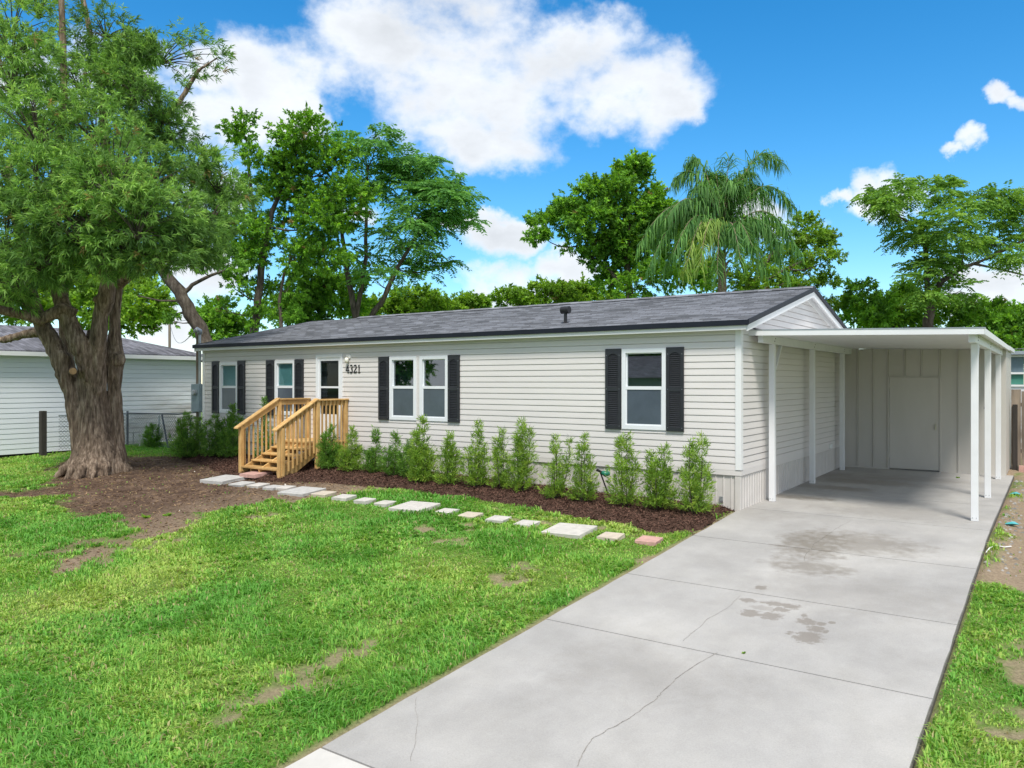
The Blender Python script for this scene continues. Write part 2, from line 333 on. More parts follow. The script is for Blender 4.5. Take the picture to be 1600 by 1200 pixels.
# ------------------------------------------------------------------ object helpers
WL = {}
def link(o, parent=None, wl=(0, 0, 0)):
    COL.objects.link(o); wl = Vector(wl); WL[o.name] = wl
    if parent is not None: o.parent = parent; o.location = wl-WL[parent.name]
    else: o.location = wl
    return o
def tag(o, label=None, cat=None, group=None, kind=None):
    if label: o['label'] = label
    if cat: o['category'] = cat
    if group: o['group'] = group
    if kind: o['kind'] = kind
    return o
def empty(name, loc, label=None, cat=None, group=None, kind=None):
    o = bpy.data.objects.new(name, None); o.empty_display_size = .2; link(o, None, loc); return tag(o, label, cat, group, kind)
class MB:
    def __init__(s): s.v = []; s.f = []
    def box(s, a, b):
        (x0, y0, z0), (x1, y1, z1) = a, b; i = len(s.v)
        s.v += [(x0,y0,z0),(x1,y0,z0),(x1,y1,z0),(x0,y1,z0),(x0,y0,z1),(x1,y0,z1),(x1,y1,z1),(x0,y1,z1)]
        s.f += [tuple(i+k for k in q) for q in ((0,3,2,1),(4,5,6,7),(0,1,5,4),(1,2,6,5),(2,3,7,6),(3,0,4,7))]; return s
    def prism(s, pts, vec):
        """polygon (list of 3d points) swept by vec"""
        i = len(s.v); n = len(pts); vec = Vector(vec)
        s.v += [tuple(p) for p in pts]+[tuple(Vector(p)+vec) for p in pts]
        s.f += [tuple(range(i+n-1, i-1, -1)), tuple(range(i+n, i+2*n))]+[(i+k, i+(k+1) % n, i+n+(k+1) % n, i+n+k) for k in range(n)]; return s
    def bar(s, a, b, w, h, up=(0, 0, 1)):
        a, b = Vector(a), Vector(b); d = (b-a).normalized(); sd = d.cross(Vector(up)).normalized(); u = sd.cross(d)
        return s.prism([a+sd*w/2*x+u*h/2*y for x, y in ((-1,-1),(1,-1),(1,1),(-1,1))], b-a)
    def tube(s, pts, rad, n=8, cap=True, jit=0):
        pts = [Vector(p) for p in pts]; i0 = len(s.v)
        if isinstance(rad, (int, float)): rad = [rad]*len(pts)
        prev = None
        for k, p in enumerate(pts):
            d = (pts[min(k+1, len(pts)-1)]-pts[max(k-1, 0)])
            d = d.normalized() if d.length > 1e-6 else Vector((0, 0, 1))
            if prev is None: u = d.orthogonal().normalized()
            else: u = (prev-d*prev.dot(d)); u = u.normalized() if u.length > 1e-5 else d.orthogonal().normalized()
            prev = u; w = d.cross(u)
            for j in range(n):
                t = 2*math.pi*j/n; r = rad[k]*(1+jit*random.uniform(-1, 1)); s.v.append(tuple(p+(u*math.cos(t)+w*math.sin(t))*r))
        for k in range(len(pts)-1):
            for j in range(n):
                a = i0+k*n+j; b = i0+k*n+(j+1) % n; s.f.append((a, b, b+n, a+n))
        if cap:
            s.f.append(tuple(range(i0+n-1, i0-1, -1))); e = i0+(len(pts)-1)*n; s.f.append(tuple(range(e, e+n)))
        return s
    def mesh(s, name, org=(0, 0, 0), smooth=False):
        m = bpy.data.meshes.new(name); o = Vector(org)
        m.from_pydata([tuple(Vector(v)-o) for v in s.v], [], s.f); m.update()
        if smooth: m.polygons.foreach_set('use_smooth', [True]*len(m.polygons))
        return m
    def build(s, name, mat, parent=None, org=None, smooth=False, bevel=0):
        if org is None: org = WL[parent.name] if parent is not None else (0, 0, 0)
        me = s.mesh(name, org, smooth)
        if bevel:
            bm = bmesh.new(); bm.from_mesh(me); bmesh.ops.bevel(bm, geom=bm.edges[:], offset=bevel, segments=1, affect='EDGES'); bm.to_mesh(me); bm.free()
        me.materials.append(MATS[mat]); o = bpy.data.objects.new(name, me); return link(o, parent, org)
def inst(me, name, parent, wl): return link(bpy.data.objects.new(name, me), parent, wl)
def npmesh(name, verts, faces_flat, k, mat, cols=None, smooth=False):
    """verts Nx3, faces Mxk array"""
    me = bpy.data.meshes.new(name); nv = len(verts); nf = len(faces_flat)
    me.vertices.add(nv); me.vertices.foreach_set('co', np.asarray(verts, np.float32).ravel())
    me.loops.add(nf*k); me.loops.foreach_set('vertex_index', np.asarray(faces_flat, np.int32).ravel())
    me.polygons.add(nf); me.polygons.foreach_set('loop_start', np.arange(0, nf*k, k, dtype=np.int32)); me.polygons.foreach_set('loop_total', np.full(nf, k, np.int32))
    if smooth: me.polygons.foreach_set('use_smooth', np.ones(nf, bool))
    if cols is not None:
        a = me.attributes.new('col', 'FLOAT_COLOR', 'POINT'); c = np.ones((nv, 4), np.float32); c[:, :3] = cols; a.data.foreach_set('color', c.ravel())
    me.update(calc_edges=True); me.materials.append(MATS[mat]); return me

# ------------------------------------------------------------------ the yard: masks
# bare ground round the big tree and in front of the steps, mulch along the wall
DIRT = [px2g(*p)[:2] for p in ((-60,772),(60,762),(95,742),(90,722),(150,712),(260,712),(330,714),(470,735),(560,748),(640,757),(560,772),(505,776),(430,787),(330,806),(265,830),(225,846),(205,842),(195,818),(150,808),(95,800),(110,775),(40,775),(-60,782))]
DIRT2 = [px2g(*p)[:2] for p in ((95,880),(150,850),(172,852),(160,872),(110,895),(70,908))]
BED = [(-15.3, .3), (-15.3, -.75), (-12.5, -1.5), (-11, -2.2), (-9.6, -2.3), (-8.2, -1.75), (-6.0, -1.55), (-3.5, -1.6), (-1.6, -1.75), (-.55, -1.95), (-.02, -1.9), (-.02, .3)]
SIDE = [(3.5, -2.4), (4.15, -2.6), (4.9, -1.2), (5.2, 2), (5.4, 9.5), (3.5, 9.5)]
def dirt_amount(x, y):
    n = fbm(x*1.1, y*1.1, 5, 3)-.5; n2 = fbm(x*4.2, y*4.2, 4, 9)-.5
    d = np.maximum(polydist(x, y, DIRT)*1.3, polydist(x, y, DIRT2)*1.6); d = np.maximum(d, polydist(x, y, SIDE)*1.3)
    a = sstep(-.32, .36, d+n*1.6+n2*1.4)
    patch = sstep(.66, .80, fbm(x*.9+4, y*.9, 4, 21)+.5*n2)*.85            # thin worn spots in the lawn
    far = sstep(-15, -19, x)*sstep(-2, 0, y)*.0
    under = ((x > -15.3) & (x < 0) & (y > -.1) & (y < 8.5)) | ((x > -.1) & (x < 3.5))
    return np.clip(np.maximum(np.maximum(a, patch), far)+under*1.0, 0, 1)
def bed_amount(x, y):
    return polydist(x, y, BED)+(fbm(x*2.3, y*2.3, 4, 14)-.5)*.34

xs = np.concatenate([[-500, -250, -120, -70, -45, -32], np.arange(-25, 8.01, .11), [10, 14, 22, 40, 80, 160, 400]])
ys = np.concatenate([[-400, -160, -80, -45, -28, -20, -16], np.arange(-12.9, 9.7, .11), [12, 16, 24, 40, 70, 130, 260, 500]])
X, Y = np.meshgrid(xs, ys); Z = g(X, Y); soil = dirt_amount(X, Y)
near = (np.abs(X+8.5) < 16.4) & (Y > -12.9) & (Y < 9.6)
Z = Z-np.where(near, .02*soil, 0)+np.where(near, .03*(fbm(X*1.5, Y*1.5, 4, 5)-.5)+.03*soil*(fbm(X*5, Y*5, 3, 6)-.5), 0)
Z = np.where((X > .02) & (X < 3.49) & (Y > -11.6) & (Y < 8), g(X, Y)-.11, Z)
Z = np.where((Y < -13) | (Y > 30), np.where(Y < -13, -.85, 0.), Z)
nx, ny = len(xs), len(ys); idx = np.arange(nx*ny).reshape(ny, nx)
fc = np.stack([idx[:-1, :-1], idx[:-1, 1:], idx[1:, 1:], idx[1:, :-1]], -1).reshape(-1, 4)
me = npmesh('ground', np.stack([X, Y, Z], -1).reshape(-1, 3), fc, 4, 'ground', smooth=True)
a = me.attributes.new('soil', 'FLOAT', 'POINT'); a.data.foreach_set('value', soil.ravel().astype(np.float32))
tag(link(bpy.data.objects.new('ground', me)), kind='structure')
def gsurf(x, y):
    s = dirt_amount(x, y); return g(x, y)-.02*s+.03*(fbm(x*1.5, y*1.5, 4, 5)-.5)+.03*s*(fbm(x*5, y*5, 3, 6)-.5)
def gs(x, y): return float(gsurf(np.array([x]), np.array([y]))[0])

# mulch bed: a low mound
bx = np.arange(-15.6, .15, .07); by = np.arange(-2.7, .1, .07); BX, BY = np.meshgrid(bx, by); bd = bed_amount(BX, BY)
BZ = gsurf(BX, BY)+np.clip(bd, -.06, .22)*.32+.018*(fbm(BX*9, BY*9, 3, 31)-.5)
id2 = np.arange(BX.size).reshape(BX.shape); fb = np.stack([id2[:-1, :-1], id2[:-1, 1:], id2[1:, 1:], id2[1:, :-1]], -1).reshape(-1, 4)
keep = (bd.ravel()[fb] > -.05).all(1) & (BX.ravel()[fb] < -.0).all(1); fb = fb[keep]
used = np.unique(fb); remap = np.full(BX.size, -1); remap[used] = np.arange(len(used))
me = npmesh('mulch_bed', np.stack([BX, BY, BZ], -1).reshape(-1, 3)[used], remap[fb], 4, 'mulch', smooth=True)
tag(link(bpy.data.objects.new('mulch_bed', me)), kind='structure')
def bedz(x, y):
    d = bed_amount(np.array([x]), np.array([y]))[0]; return gs(x, y)+(max(0, min(d, .22))*.32 if d > -.05 else 0)

def flakes(name, x, y, z, ln, wd, c1, c2, tilt=.5):
    n = len(x); t = rng.uniform(0, 2*math.pi, n); tl = rng.normal(0, tilt, n); ln = ln*rng.uniform(.5, 1.4, n); wd = wd*rng.uniform(.5, 1.3, n)
    dx, dy, dz = np.cos(t)*np.cos(tl)*ln/2, np.sin(t)*np.cos(tl)*ln/2, np.sin(tl)*ln/2
    ro = rng.normal(0, .5, n); sx, sy, sz = -np.sin(t)*np.cos(ro)*wd/2, np.cos(t)*np.cos(ro)*wd/2, np.sin(ro)*wd/2
    c = np.stack([x, y, z], -1); D = np.stack([dx, dy, dz], -1); Sd = np.stack([sx, sy, sz], -1)
    v = np.stack([c-D-Sd, c+D-Sd*.7, c+D+Sd*.7, c-D+Sd], 1).reshape(-1, 3)
    k = rng.uniform(0, 1, (n, 1)); cc = np.array(c1)*(1-k)+np.array(c2)*k; cc = np.repeat(cc, 4, 0)
    f = np.arange(n*4).reshape(n, 4); return npmesh(name, v, f, 4, 'chips', cc)
n = 52000; x = rng.uniform(-15.4, -.03, n); y = rng.uniform(-2.6, -.02, n); d = bed_amount(x, y); k = (d > -.06) & (rng.uniform(0, 1, n) < .35+.65*sstep(-.05, .1, d)); x, y, d = x[k], y[k], d[k]
o = link(bpy.data.objects.new('mulch_chips', flakes('mulch_chips', x, y, gsurf(x, y)+np.clip(d, 0, .22)*.32+rng.uniform(.003, .022, len(x)), .05, .013, (.045, .022, .016), (.17, .095, .07))))
tag(o, 'dark reddish brown bark mulch chips along the front wall', 'mulch', kind='stuff')
n = 26000; x = rng.uniform(-19, -6, n); y = rng.uniform(-9, 0, n); s = dirt_amount(x, y); k = rng.uniform(0, 1, n) < s*.9; x, y = x[k], y[k]
o = link(bpy.data.objects.new('leaf_litter', flakes('leaf_litter', x, y, gsurf(x, y)+rng.uniform(.002, .014, len(x)), .055, .014, (.07, .04, .025), (.34, .23, .13), .25)))
tag(o, 'dry brown needles and leaf litter on bare soil under the big tree', 'litter', kind='stuff')
n = 70; x = rng.uniform(-18, -7, n); y = rng.uniform(-8, -1.5, n); s = dirt_amount(x, y); k = s > .8; x, y = x[k], y[k]
o = link(bpy.data.objects.new('pale_chips', flakes('pale_chips', x, y, gsurf(x, y)+.012, .035, .025, (.5, .45, .38), (.7, .66, .6), .2)))
tag(o, 'scattered pale chips and pebbles on the bare soil', 'pebbles', kind='stuff')

# ------------------------------------------------------------------ driveway
drv = empty('driveway', (0, 0, 0), kind='structure')
def dz(y): return gz(1, y)
joints = [7.62, 2.75, .28, -1.95, -4.1, -5.95, -8.98]
MB().prism([(-.04, 7.7, dz(7.7)-.02), (-.04, 0, -.02), (-.04, -11.3, dz(-11.3)-.02), (-.04, -11.3, dz(-11.3)-.2), (-.04, 7.7, -.15)], (3.58, 0, 0)).build('joint_base', 'joint', drv)
def slab(y1, y0, mat, x0=-.03, x1=3.53, gap=.009, lab=None):
    a, b = y1-gap, y0+gap; m = MB(); n = max(2, int((a-b)/.16)); e = 0.0
    # slightly uneven edges
    yy = np.linspace(a, b, n); lx = [x0+.016*(float(fbm(np.array([q*2.1]), np.array([3.3]), 3, 2)[0])-.5)*2 for q in yy]; rx = [x1+.009*(float(fbm(np.array([q*2.7]), np.array([8.3]), 3, 4)[0])-.5)*2 for q in yy]
    i = 0
    for q, l, r in zip(yy, lx, rx): m.v += [(l, q, dz(q)), (r, q, dz(q)), (r, q, dz(q)-.1), (l, q, dz(q)-.1)]
    for k in range(n-1):
        for c in range(4): m.f.append((k*4+c, k*4+(c+1) % 4, k*4+4+(c+1) % 4, k*4+4+c))
    m.f += [(3, 2, 1, 0), tuple((n-1)*4+c for c in range(4))]
    o = m.build('concrete_slab', mat, drv)
    bm = bmesh.new(); bm.from_mesh(o.data); bmesh.ops.recalc_face_normals(bm, faces=bm.faces[:]); bm.to_mesh(o.data); bm.free()
    if lab: o['label'] = lab
for i in range(len(joints)-1): slab(joints[i], joints[i+1], 'concrete')
slab(-8.98, -11.25, 'concrete_new', lab='paler newer concrete slab at the street end')
def crack(pts, w):
    m = MB(); g3 = []
    pp = []
    for (a, b) in zip(pts[:-1], pts[1:]):
        for t in np.linspace(0, 1, 14, endpoint=False): pp.append((a[0]+(b[0]-a[0])*t, a[1]+(b[1]-a[1])*t))
    pp.append(pts[-1]); pts3 = []
    for k, p in enumerate(pp):
        q = px2g(*p); j = .022*(float(fbm(np.array([k*.31]), np.array([w*99]), 4, 8)[0])-.5)*2; pts3.append(Vector((q.x+j, q.y+j*.5, 0)))
    for k, q in enumerate(pts3):
        d = (pts3[min(k+1, len(pts3)-1)]-pts3[max(0, k-1)]).normalized(); s = Vector((-d.y, d.x, 0))*w*random.uniform(.5, 1.3)
        for sgn in (-1, 1): e = q+s*sgn; m.v.append((e.x, e.y, dz(e.y)+.003))
    for k in range(len(pts3)-1): m.f.append((2*k, 2*k+2, 2*k+3, 2*k+1))
    m.build('crack', 'crack_dark', drv)
crack([(902,1198),(925,1155),(955,1138),(990,1118),(1028,1090),(1036,1080),(1070,1050),(1120,1020)], .0032)
crack([(1068,1002),(1075,995),(1110,965),(1140,948),(1156,931)], .0018)
crack([(1257,876),(1259,867),(1275,848),(1305,827),(1328,814)], .003)
crack([(650,1090),(653,1130),(643,1190)], .0015)

# ------------------------------------------------------------------ stepping stones
STONES = []
def stone(px, py, wpx, hpx, mat, label, rot=0, th=.05):
    c = px2g(px, py); q0 = px2g(px-wpx/2, py); q1 = px2g(px+wpx/2, py)
    s = (q1-q0).length/1.30; s = s*.98
    STONES.append((c.x, c.y, s))
    m = MB(); m.box((-s/2, -s/2, -.03), (s/2, s/2, th))
    me = m.mesh('stepping_stone'); bm = bmesh.new(); bm.from_mesh(me); bmesh.ops.bevel(bm, geom=bm.edges[:], offset=.006, segments=1, affect='EDGES')
    for v in bm.verts: v.co += Vector((random.uniform(-1, 1), random.uniform(-1, 1), 0))*.006
    bm.to_mesh(me); bm.free(); me.materials.append(MATS[mat])
    o = link(bpy.data.objects.new('stepping_stone', me), None, (c.x, c.y, bedz(c.x, c.y)+.006)); o.rotation_euler = (.056 if c.y < 0 else 0, -.01, rot)
    tag(o, label, 'paving stone', 'stepping stones of the garden path')
stone(350, 750, 60, 0, 'stone_grey', 'large grey paving slab at the far left end of the path', .1)
stone(401, 746, 44, 0, 'stone_pink', 'reddish paving stone at the foot of the wooden stairs', .05)
stone(378, 756, 34, 0, 'stone_grey', 'small pale paver overlapping the leftmost large grey slab', .1, .035)
stone(404, 759, 30, 0, 'stone_pale', 'small pale paver on bare soil, second after the leftmost large slab', .1)
stone(427, 762, 28, 0, 'stone_grey', 'small grey paver on bare soil, third after the leftmost large slab', .05)
stone(447, 763, 28, 0, 'stone_pale', 'small pale paver touching the left side of the second large slab', .15)
stone(472, 768, 66, 0, 'stone_grey', 'large grey slab where the bare soil meets the lawn', .1)
stone(506, 774, 36, 0, 'stone_tan', 'small tan paver right beside the slab at the soil edge', .1)
stone(538, 780, 36, 0, 'stone_pale', 'first small cream paver set wholly in the lawn from the left', .15)
stone(570, 785.5, 33, 0, 'stone_pale', 'second small cream paver set wholly in the lawn from the left', .05)
stone(602, 789, 33, 0, 'stone_pale', 'small cream paver just left of the large middle slab', .1)
stone(648, 794.5, 76, 0, 'stone_pale', 'large cream slab in the middle of the lawn path', .1)
stone(699, 802, 37, 0, 'stone_pale', 'small cream paver just right of the large middle slab', .1)
stone(735, 808, 40, 0, 'stone_tan', 'second small paver right of the large middle slab', .1)
stone(779, 815, 40, 0, 'stone_pale', 'third small paver right of the large middle slab', .12)
stone(823, 822, 42, 0, 'stone_pale', 'small cream paver just left of the large slab nearest the driveway', .08)
stone(890, 832, 88, 0, 'stone_pale', 'large cream slab nearest the driveway', .1)
stone(955, 842, 45, 0, 'stone_tan', 'small cream paver between the large slab and the pink paver', .08)
stone(1014, 848, 46, 0, 'stone_pink', 'pink paver at the driveway end of the path', .06)

# ------------------------------------------------------------------ the mobile home
HL, HD = -15.05, 8.0                       # left end, depth
Z0, Z1, NC = .655, 3.05, 21; CP = (Z1-Z0)/NC
home = empty('mobile_home', (HL/2, HD/2, 0), 'long single-storey pale grey sided mobile home with dark shingle roof', 'house')
def xrange_cut(lo, hi, holes):
    segs = [(lo, hi)]
    for a, b in holes:
        out = []
        for s, e in segs:
            if b <= s or a >= e: out.append((s, e)); continue
            if a > s: out.append((s, a))
            if b < e: out.append((b, e))
        segs = out
    return [(s, e) for s, e in segs if e-s > .01]
# openings: x0, x1, z0, z1
WIN = [(-14.30, -13.50, 1.30, 2.66), (-11.97, -11.20, 1.30, 2.68), (-7.97, -7.17, 1.29, 2.70), (-7.07, -6.27, 1.29, 2.70), (-2.17, -1.31, 1.28, 2.73)]
DOOR = (-10.42, -9.50, .80, 2.79)
OPEN = WIN+[DOOR]
MB().box((HL+.06, .10, -.1), (-.06, HD-.06, Z1)).build('wall_core', 'interior', home)
def lap(za, zb, f, vec, back, groove=True, name='siding_board', mat='siding', par=None):
    """one lap of siding: butt edge proud at the bottom, a groove at the top under the next lap"""
    pr = [(.022, za), (.021, za+.02), (.014, zb-.015), (.001, zb-.009), (.001, zb), (-back, zb), (-back, za)] if groove and zb-za > .05 else [(.024, za), (.016, zb), (-back, zb), (-back, za)]
    MB().prism([f(o, z) for o, z in pr], vec).build(name, mat, par or home)
for c in range(NC):
    za, zb = Z0+c*CP, Z0+(c+1)*CP
    cuts = [(o[0], o[1]) for o in OPEN if o[2] < zb-.02 and o[3] > za+.02]
    for (s, e) in xrange_cut(HL+.06, -.065, cuts):
        lap(za, zb, lambda o, z: (s, -o, z), (e-s, 0, 0), .09)
    for o in OPEN:                                          # part-height pieces above and below an opening
        if o[2] < zb-.02 and o[3] > za+.02:
            if o[2] > za+.004: lap(za, o[2]-.001, lambda q, z: (o[0]+.001, -q, z), (o[1]-o[0]-.002, 0, 0), .09, o[2]-za > .09)
            if o[3] < zb-.004: lap(o[3]+.001, zb, lambda q, z: (o[0]+.001, -q, z), (o[1]-o[0]-.002, 0, 0), .09)
    lap(za, zb, lambda q, z: (q, .065, z), (0, HD-.13, 0), .055)
    lap(za, zb, lambda q, z: (HL-q, .065, z), (0, HD-.13, 0), .055)
# rear wall stays plain boards
for c in range(NC):
    za, zb = Z0+c*CP, Z0+(c+1)*CP
    MB().prism([(HL+.06, HD+.016, za), (HL+.06, HD, zb), (HL+.06, HD-.05, zb), (HL+.06, HD-.05, za)], (-HL-.12, 0, 0)).build('siding_board', 'siding', home)
for cx, cy in ((0, 0), (HL, 0), (0, HD), (HL, HD)):
    sx = 1 if cx == 0 else -1; sy = -1 if cy == 0 else 1; m = MB()
    m.box((min(cx+sx*.03, cx-sx*.07), min(cy+sy*.032, cy-sy*.07), Z0+.01), (max(cx+sx*.03, cx-sx*.07), max(cy+sy*.032, cy-sy*.07), Z1+.02)); m.build('corner_trim', 'trim_white', home)
# base trim and ribbed skirting
MB().box((HL-.005, -.02, Z0-.085), (.022, .06, Z0+.002)).build('base_trim', 'siding', home)
MB().box((-.06, .061, Z0-.085), (.021, HD, Z0+.0015)).build('base_trim', 'siding', home)
SW = .4
def skirt_mesh():
    m = MB(); prof = [(0, 0), (.055, 0), (.062, .012), (.075, .012), (.082, 0), (.19, 0), (.197, .012), (.21, .012), (.217, 0), (.325, 0), (.332, .012), (.345, .012), (.352, 0), (SW-.004, 0)]
    for x, d in prof: m.v += [(x, -d, -.12), (x, -d, Z0-.086)]
    for k in range(len(prof)-1): m.f.append((2*k, 2*k+2, 2*k+3, 2*k+1))
    i = len(m.v); m.v += [(0, .03, -.12), (0, .03, Z0-.086), (SW-.004, .03, -.12), (SW-.004, .03, Z0-.086)]; n = 2*(len(prof)-1)
    m.f += [(i, 0, 1, i+1), (n, i+2, i+3, n+1), (i+2, i, i+1, i+3)]
    me = m.mesh('skirting_panel'); me.materials.append(MATS['skirt']); return me
sk = skirt_mesh()
for k in range(37): inst(sk, 'skirting_panel', home, (-.09-SW*(k+1), .012, 0))
MB().box((-.088, -.012, -.12), (.013, .07, Z0-.086)).build('corner_post', 'skirt', home, bevel=.006)
for k in range(19):
    o = inst(sk, 'skirting_panel', home, (-.0, .08+SW*k, 0)); o.rotation_euler = (0, 0, math.pi/2)
for k in range(19):
    o = inst(sk, 'skirting_panel', home, (HL+.01, .08+SW*(k+1), 0)); o.rotation_euler = (0, 0, -math.pi/2)
MB().box((.003, 6.05, .60), (.06, 6.25, .70)).build('outlet_box', 'trim_white', home, bevel=.008)
MB().box((-.35, -.02, .12), (-.29, .0, .2)).build('water_valve', 'steel', home)

# roof
PT = .222; EY = -.20; EZ = 3.145; RX0, RX1 = HL-.18, .20; RY = HD/2; RZ = EZ+PT*(RY-EY)
rf = MB(); NR = 30
for side in (0, 1):
    for k in range(NR):
        t0, t1 = k/NR, (k+1)/NR; y0, y1 = EY+(RY-EY)*t0, EY+(RY-EY)*t1; z0, z1 = EZ+(RZ-EZ)*t0+.012, EZ+(RZ-EZ)*t1+.002
        if side: y0, y1 = HD-y0, HD-y1
        i = len(rf.v)
        rf.v += [(RX0, y0, z0), (RX1, y0, z0), (RX1, y1, z1), (RX0, y1, z1), (RX0, y0, z0-.012), (RX1, y0, z0-.012)]
        rf.f += ([(i, i+1, i+2, i+3), (i+4, i+5, i+1, i)] if not side else [(i+3, i+2, i+1, i), (i, i+1, i+5, i+4)])
roof = rf.build('roof', 'roof_shingle', home)
MB().prism([(RX0, EY, EZ-.004), (RX0, RY, RZ-.006), (RX0, HD-EY, EZ-.004), (RX0, HD-EY-.001, EZ-.03), (RX0, RY, RZ-.035), (RX0, EY+.001, EZ-.03)], (RX1-RX0, 0, 0)).build('roof_deck', 'drip_black', roof)
MB().prism([(-13.1, RY-.16, RZ-.012), (-13.1, RY, RZ+.045), (-13.1, RY+.16, RZ-.012)], (13.1+RX1, 0, 0)).build('ridge_cap', 'roof_shingle', roof)
MB().box((RX0-.01, EY-.035, EZ-.085), (RX1+.012, EY-.005, EZ+.004)).build('drip_edge', 'drip_black', roof)
MB().box((RX0-.01, HD-EY+.005, EZ-.085), (RX1+.012, HD-EY+.035, EZ+.004)).build('drip_edge', 'drip_black', roof)
for s, nm in ((1, 'f'), (-1, 'b')):
    for xx, d in ((RX1, 1), (RX0, -1)):
        ya, yb = (EY-.03, RY) if s == 1 else (HD-EY+.03, RY)
        o = MB(); o.prism([(xx+.001*d, ya, EZ-.075), (xx+.001*d, yb, RZ-.075+.006), (xx+.001*d, yb, RZ+.018), (xx+.001*d, ya, EZ+.008)], (.022*d, 0, 0)); o.build('rake_edge', 'drip_black', roof)
        o = MB(); o.prism([(xx-.03*d, ya+.04*s, EZ-.18), (xx-.03*d, yb, RZ-.19), (xx-.03*d, yb, RZ-.068), (xx-.03*d, ya+.04*s, EZ-.066)], (.021*d, 0, 0)); o.build('rake_board', 'trim_white', roof)
for ya in (EY, HD-EY-.04):
    MB().box((RX0+.032, ya-.002, EZ-.155), (RX1-.032, ya+.04, EZ-.034)).build('fascia_board', 'trim_white', roof)
MB().box((RX0+.05, EY+.041, EZ-.125), (RX1-.05, .0, EZ-.105)).build('soffit', 'trim_white', roof)
MB().box((RX0+.05, HD, EZ-.125), (RX1-.05, HD-EY-.041, EZ-.105)).build('soffit', 'trim_white', roof)
# gables
for X0, d in ((0, 1), (HL, -1)):
    zz = Z1+.02; k = 0
    while zz < RZ-.22:
        zt = min(zz+CP*1.0, RZ-.1)
        def yl(z): return max(EY, EY+(z+.10-EZ)/PT)
        a, b = yl(zz), yl(zt)
        MB().prism([(X0+.020*d, a, zz), (X0+.020*d, HD-a, zz), (X0+.012*d, HD-b, zt-.014), (X0+.012*d, b, zt-.014)], (-.05*d, 0, 0)).build('siding_board', 'siding', home)
        MB().prism([(X0-.006*d, b-.02, zt-.014), (X0-.006*d, HD-b+.02, zt-.014), (X0-.006*d, HD-b, zt), (X0-.006*d, b, zt)], (-.03*d, 0, 0)).build('siding_backing', 'siding', home); zz = zt
    # white gable trim under the rake
    for s in (1, -1):
        ya = .25 if s == 1 else HD-.25
        MB().prism([(X0+.018*d, ya, EZ-.10+PT*(.25-EY)-.09), (X0+.018*d, RY, RZ-.21), (X0+.018*d, RY, RZ-.04), (X0+.018*d, ya, EZ-.04+PT*(.25-EY))], (.012*d, 0, 0)).build('gable_trim', 'trim_white', home)
        so = MB(); so.prism([(X0+.03*d, EY+.05 if s == 1 else HD-EY-.05, EZ-.045), (X0+.03*d, RY, RZ-.048), (X0+.03*d, RY, RZ-.038), (X0+.03*d, EY+.05 if s == 1 else HD-EY-.05, EZ-.035)], (.14*d, 0, 0)); so.build('soffit', 'trim_white', roof)
# vent pipe with a hooded cap
vp = Vector((-3.69, .51, EZ+PT*(.51-EY)))
m = MB(); m.tube([vp+Vector((0, 0, -.05)), vp+Vector((0, 0, .20))], .035, 10); pv = m.build('vent_pipe', 'black_metal', home, smooth=False)
m = MB(); m.tube([vp+Vector((-.09, 0, .26)), vp+Vector((.09, 0, .26))], .075, 14); m.build('vent_cap', 'black_metal', pv)
m = MB(); m.tube([vp+Vector((0, 0, -.01)), vp+Vector((0, 0, .03))], [.1, .05], 10); m.build('flashing', 'black_metal', pv)

def window(x0, x1, z0, z1, blinds=False, label=None):
    w = empty('window', ((x0+x1)/2, 0, z0)); w.parent = home; w.location = WL[w.name]-WL[home.name]
    if label: w['label'] = label
    F0, F1 = -.040, .055; fw = .075
    def fr(x0, x1, z0, z1, t, ya, yb, nm):
        m = MB(); m.box((x0, ya, z0), (x0+t, yb, z1)); m.box((x1-t, ya, z0), (x1, yb, z1)); m.box((x0+t, ya+.001, z0), (x1-t, yb, z0+t)); m.box((x0+t, ya+.001, z1-t), (x1-t, yb, z1)); return m.build(nm, 'frame_white', w)
    fr(x0, x1, z0, z1, fw, F0, F1, 'frame')
    zm = (z0+z1)/2+.02; t = .035
    fr(x0+fw, x1-fw, zm-.005, z1-fw, .018, .0, .035, 'upper_sash'); fr(x0+fw, x1-fw, z0+fw, zm+.005, .022, -.022, -.001, 'lower_sash')
    MB().box((x0+fw+.001, -.026, zm-.03), (x1-fw-.001, .03, zm+.03)).build('meeting_rail', 'frame_white', w)
    MB().box((x0+fw+.01, .018, zm), (x1-fw-.01, .022, z1-fw-.01)).build('upper_pane', 'glass_blind' if blinds else 'glass', w)
    MB().box((x0+fw+.01, -.014, z0+fw+.01), (x1-fw-.01, -.010, zm)).build('lower_pane', 'screen', w)
    MB().box((x0+.002, .0905, z0+.002), (x1-.002, .099, z1-.002)).build('interior_shade', 'interior', w)
    if blinds:
        m = MB(); zz = zm
        while zz < z1-fw: m.prism([(x0+fw, .030, zz), (x0+fw, .042, zz+.025), (x0+fw, .044, zz+.024), (x0+fw, .032, zz-.001)], (x1-x0-2*fw, 0, 0)); zz += .027
        m.build('blind', 'blind', w)
    return w
for i, q in enumerate(WIN): window(*q, blinds=i < 2)
MB().box((-7.17, -.024, 1.29), (-7.07, .06, 2.71)).build('mullion_cover', 'siding', home)
m = MB()
for k in range(13): m.tube([(-7.12, -.024, 1.36+k*.105), (-7.12, -.029, 1.36+k*.105)], .006, 6)
m.build('mullion_screws', 'steel', home)
